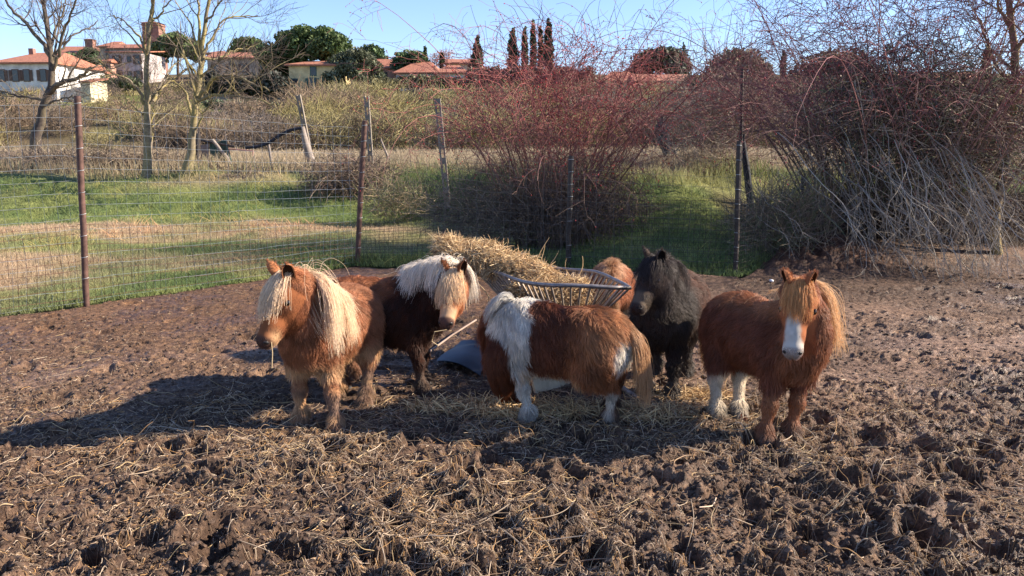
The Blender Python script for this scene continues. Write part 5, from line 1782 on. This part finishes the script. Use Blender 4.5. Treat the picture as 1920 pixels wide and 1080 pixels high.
house('house', 'white house with a wide red hip roof right of the umbrella pines', 742, 822, 136, 115, 150, 12, WHT, [(.15, 1.5, 1.2, 1.5, 1), (.45, 1.5, 1.2, 1.5, 1), (.8, 1.6, 1.2, 1.5, 1)], roof='hip', rz=-.08)
house('house', 'white house with layered red roofs left of the dark conifer', 818, 874, 136, 121, 146, 11, (.62, .60, .56), [(.3, 1.6, 1.1, 1.4, 1), (.7, 1.6, 1.1, 1.4, 1), (.5, 4.4, 1.2, 1.8, 0)], roof='hip')
house('house', 'upper red roofed house peeping over the layered red roofs', 838, 880, 118, 110, 168, 9, BEI, [], roof='gable')
house('house', 'pale house with a red roof seen through the big rose bush', 1130, 1210, 152, 133, 140, 11, (.60, .50, .40), [(.3, 1.6, 1.1, 1.4, 1), (.7, 1.6, 1.1, 1.4, 1)], roof='hip')
house('house', 'cream house with a long red roof right of the big rose bush', 1196, 1296, 152, 138, 132, 11, (.68, .58, .46), [(.2, 1.6, 1.1, 1.4, 1), (.5, 1.6, 1.1, 1.4, 1), (.8, 1.6, 1.1, 1.4, 1)], roof='gable')
house('house', 'pale house mostly hidden behind the left side of the big rose bush', 985, 1052, 150, 138, 150, 10, (.55, .46, .38), [(.4, 1.6, 1.1, 1.4, 1)], roof='hip')
house('house', 'red roofed house glimpsed through the far right thicket', 1690, 1840, 150, 134, 175, 12, BEI, [(.3, 1.6, 1.1, 1.4, 1)], roof='gable')
house('house', 'red roofed house glimpsed between the two rose thickets', 1330, 1420, 158, 146, 170, 11, BEI, [], roof='gable')


# evergreens: crowns of many small needle clumps
def crown(name, blobs, n, size, col, root, seed, flat=.8, shell=.35):
    g = np.random.default_rng(seed)
    B = np.array(blobs, float)
    w_ = (B[:, 3] * B[:, 4] * B[:, 5]) ** .67
    k = g.choice(len(B), n, p=w_ / w_.sum())
    q = U(g.normal(size=(n, 3))) * (g.random((n, 1)) ** shell)
    c = B[k, :3] + q * B[k, 3:6]
    c[:, 2] = np.maximum(c[:, 2], B[k, 2] - B[k, 5] * flat)
    a1 = U(g.normal(size=(n, 3)) + q * .0); a2 = U(np.cross(a1, g.normal(size=(n, 3))))
    s = size * g.uniform(.5, 1.4, (n, 1))
    v = np.stack([c + a1 * s, c + a2 * s * .7, c - a1 * s * .6 + a2 * s * .1, c - a2 * s * .6], 1)
    f = np.arange(n * 4).reshape(n, 4)
    cl = np.array(col) * np.array([g.uniform(.75, 1.3) for _ in B])[k][:, None] * g.uniform(.6, 1.4, (n, 1))
    cl = cl * 1.35
    o = mesh_obj(name, v.reshape(-1, 3), f, M['leaf'], root, np.repeat(np.clip(cl, .003, 1), 4, 0))
    o['kind'] = 'stuff'
    return o


def pine(label, px0, px1, ytop, ybot, d, seed, n=5000, col=(.060, .085, .030), size=.38, nb=16, trunks=((.5, 190),), name='umbrella_pine', dome=1.):
    g = np.random.default_rng(seed)
    a, b = at(px0, ytop, d), at(px1, ybot, d)
    cx_, W = (a[0] + b[0]) / 2, (b[0] - a[0]); zt, zb = a[2], b[2]; Hh = zt - zb
    gz_ = float(land(cx_, d))
    root = empty(name, (cx_, d, gz_), label=label, cat='tree')
    bl = []
    for i in range(nb):
        u = (i + .5) / nb * 2 - 1 + g.normal() * .06
        top = math.sqrt(max(0, 1 - abs(u) ** 2.4)) * dome
        for j in range(4):
            r = W / nb * g.uniform(1.7, 2.3)
            z = zb + Hh * (.10 + (top * .84 - .03) * (1 if j == 0 else g.uniform(.3, .95))) - r * .25
            bl.append((cx_ + u * W * .44, d + g.uniform(-.3, .3) * W, z, r, r, r * .70))
    crown('crown', bl, n, size, col, root, seed)
    for u, foot in trunks:
        x = cx_ + (u - .5) * W
        pts = np.array([(x + g.normal() * .3, d, gz_ - .5), (x + .2, d, (gz_ + zb) / 2), (x + g.normal() * .8, d, zb + Hh * .45)])
        MB().tube(resamp(pts, 8), np.linspace(.45, .22, 8) * W / 16 + .08, 7, c=(.12, .08, .06)).build('trunk', M['bark'], root, True)
        for k in range(4):
            e = pts[2] + np.array((g.normal() * W * .22, g.normal() * W * .1, Hh * .25))
            MB().tube(resamp([pts[1] * .3 + pts[2] * .7, (pts[2] + e) / 2, e], 6), np.linspace(.2, .08, 6), 5, c=(.11, .08, .06)).build('limb', M['bark'], root, True)
    return root
pine('biggest umbrella pine, dark domed crown over the yellow house', 488, 674, 50, 132, 138, 1, 26000, (.060, .088, .030), .30, 18, ((.35, 0), (.62, 0), (.72, 0)))
pine('greyish pine at the right end of the biggest umbrella pine', 610, 718, 90, 170, 130, 2, 12000, (.085, .095, .055), .26, 12, ((.3, 0), (.75, 0)))
pine('dark lower crown at the left of the biggest umbrella pine', 492, 580, 84, 165, 142, 3, 9000, (.040, .065, .028), .3, 10, ((.3, 0),))
pine('umbrella pine right beside the brick tower', 284, 372, 65, 112, 190, 4, 6500, (.085, .115, .040), .5, 12, ((.5, 0),))
pine('low rounded umbrella pine left of the biggest one', 436, 500, 73, 104, 195, 5, 4000, (.095, .125, .045), .45, 10, ((.5, 0),))
pine('small rounded pine on the skyline right of the biggest umbrella pine', 672, 722, 86, 118, 180, 6, 3000, (.06, .09, .035), .4, 8, ((.5, 0),))
pine('dark flat pine above the white houses', 738, 800, 97, 128, 158, 7, 2600, (.055, .085, .035), .36, 8, ((.4, 0),))
pine('broad dark umbrella pine right of the big rose bush, on the skyline', 1180, 1292, 91, 142, 165, 8, 6500, (.048, .055, .035), .42, 12, ((.5, 0),))
pine('broad brownish crown between the two rose thickets', 1330, 1440, 92, 150, 175, 9, 4500, (.12, .10, .07), .42, 12, ((.5, 0),))
pine('broad dull crown behind the left part of the far right thicket', 1490, 1640, 98, 150, 180, 10, 5000, (.13, .10, .065), .42, 12, ((.5, 0),))
pine('dark bushy tree between the yellow house and the big grey house', 146, 192, 90, 165, 132, 11, 5200, (.055, .085, .04), .34, 8, ((.5, 0),), name='dark_tree', dome=1.05)
pine('round green tree between the long brown roof and the white house', 112, 152, 103, 125, 150, 12, 1800, (.07, .10, .045), .34, 6, ((.5, 0),), name='dark_tree')


def cone_tree(label, px, ytop, ybot, wpx, d, seed, n=2200, col=(.035, .050, .024), shape='cypress', size=.26, name='cypress'):
    g = np.random.default_rng(seed)
    a, b = at(px, ytop, d), at(px, ybot, d)
    W = wpx / 1507 * d / 2
    gz_ = float(land(a[0], d)); zb = min(b[2], gz_ + 2)
    root = empty(name, (a[0], d, gz_), label=label, cat='tree')
    bl = []
    Hh = a[2] - b[2]
    for i in range(14):
        u = (i + .5) / 14
        r = W * (math.sin(math.pi * min(1, .10 + u * .86)) ** .55 if shape == 'cypress' else (1.02 - u))
        if shape == 'cypress': r *= (1.05 - .35 * u)
        if shape == 'conifer':
            for k in range(4):
                an = g.random() * 6.28
                bl.append((a[0] + math.cos(an) * r * .6, d + math.sin(an) * r * .6, b[2] + Hh * u, r * .55 + .1, r * .55 + .1, Hh / 30))
        bl.append((a[0] + g.normal() * .08 * W, d + g.normal() * .08 * W, b[2] + Hh * u, r * (.95 if shape == 'cypress' else .5) + .05, r + .05, Hh / 14))
    crown('crown', bl, n, size, col, root, seed, flat=1.)
    MB().tube(np.array([(a[0], d, gz_ - .5), (a[0], d, b[2] + Hh * .3), (a[0], d, b[2] + Hh * .96)]), [.28, .2, .05], 6, c=(.10, .07, .05)).build('trunk', M['bark'], root, True)
    return root
cone_tree('dark conifer with drooping layered branches left of the big rose bush', 895, 66, 150, 44, 135, 21, 3200, (.040, .060, .035), 'conifer', .30, 'conifer')
cone_tree('leftmost cypress of the group behind the big rose bush', 961, 54, 150, 24, 150, 22, 2600, (.034, .052, .028))
cone_tree('second cypress from the left in the group behind the big rose bush', 984, 52, 140, 15, 155, 23, 1800, (.036, .052, .028))
cone_tree('slender pointed cypress in the middle of the group behind the big rose bush', 1000, 39, 140, 15, 158, 24, 2000, (.032, .048, .026))
cone_tree('shorter cypress left of the tallest round topped one', 1014, 50, 140, 14, 152, 25, 1800, (.035, .045, .025))
cone_tree('tallest thick round topped cypress at the right of the group', 1029, 37, 140, 21, 150, 26, 2800, (.032, .042, .024))
cone_tree('small lone cypress above the white house with the wide red roof', 797, 87, 125, 9, 160, 27, 900)
cone_tree('tiny cypress in front of the pinkish bare tree', 828, 98, 128, 9, 158, 28, 700)
cone_tree('layered cedar on the skyline right of the broad dark pine', 1282, 78, 130, 34, 170, 29, 1100, (.06, .07, .05), 'conifer', .25, 'cedar')
cone_tree('brown cypress seen between the canes of the far right thicket', 1851, 92, 160, 22, 150, 30, 1500, (.11, .07, .05))
cone_tree('dull cypress between the two rose thickets', 1470, 95, 150, 14, 165, 31, 900, (.07, .065, .045))

# hedges on the slope in front of the town
def hedge(label, px0, px1, ytop, ybot, d, seed, n, col, size=.3):
    g = np.random.default_rng(seed)
    a, b = at(px0, ytop, d), at(px1, ybot, d)
    root = empty('hedge', ((a[0] + b[0]) / 2, d, float(land((a[0] + b[0]) / 2, d))), label=label, cat='hedge')
    bl = []
    m_ = int((b[0] - a[0]) / 1.3) + 2
    for i in range(m_):
        x = a[0] + (b[0] - a[0]) * (i + .5) / m_
        h = (a[2] - b[2]) * g.uniform(.7, 1.05)
        bl.append((x, d + g.normal() * .6, b[2] + h * .45, 1.3, 1.3, h * .52))
    crown('foliage', bl, n, size, col, root, seed, flat=1.)
    return root
hedge('dark ivy covered hedge left of the yellow house', 392, 542, 132, 176, 124, 41, 9000, (.030, .036, .030), .30)
hedge('dull green hedge below the dark ivy covered one', 400, 520, 186, 204, 95, 42, 4200, (.06, .075, .045), .24)
hedge('low dark hedge between the white house and the big grey house', 112, 260, 140, 168, 130, 43, 5200, (.085, .10, .05), .28)
hedge('dark scrubby hedge in front of the white houses', 700, 880, 140, 165, 128, 44, 5500, (.09, .085, .045), .28)
hedge('brownish hedge under the cypress group', 880, 1110, 120, 165, 126, 45, 9000, (.12, .085, .06), .28)
hedge('brown hedge line under the broad crowns, between the rose thickets', 1290, 1600, 135, 175, 130, 46, 9000, (.14, .10, .07), .28)
hedge('dull hedge line behind the far right thicket', 1600, 1960, 140, 185, 128, 47, 8000, (.12, .10, .06), .28)
hedge('pinkish bare tree crown on the skyline above the white houses', 806, 850, 88, 128, 185, 48, 1600, (.34, .20, .17), .16)
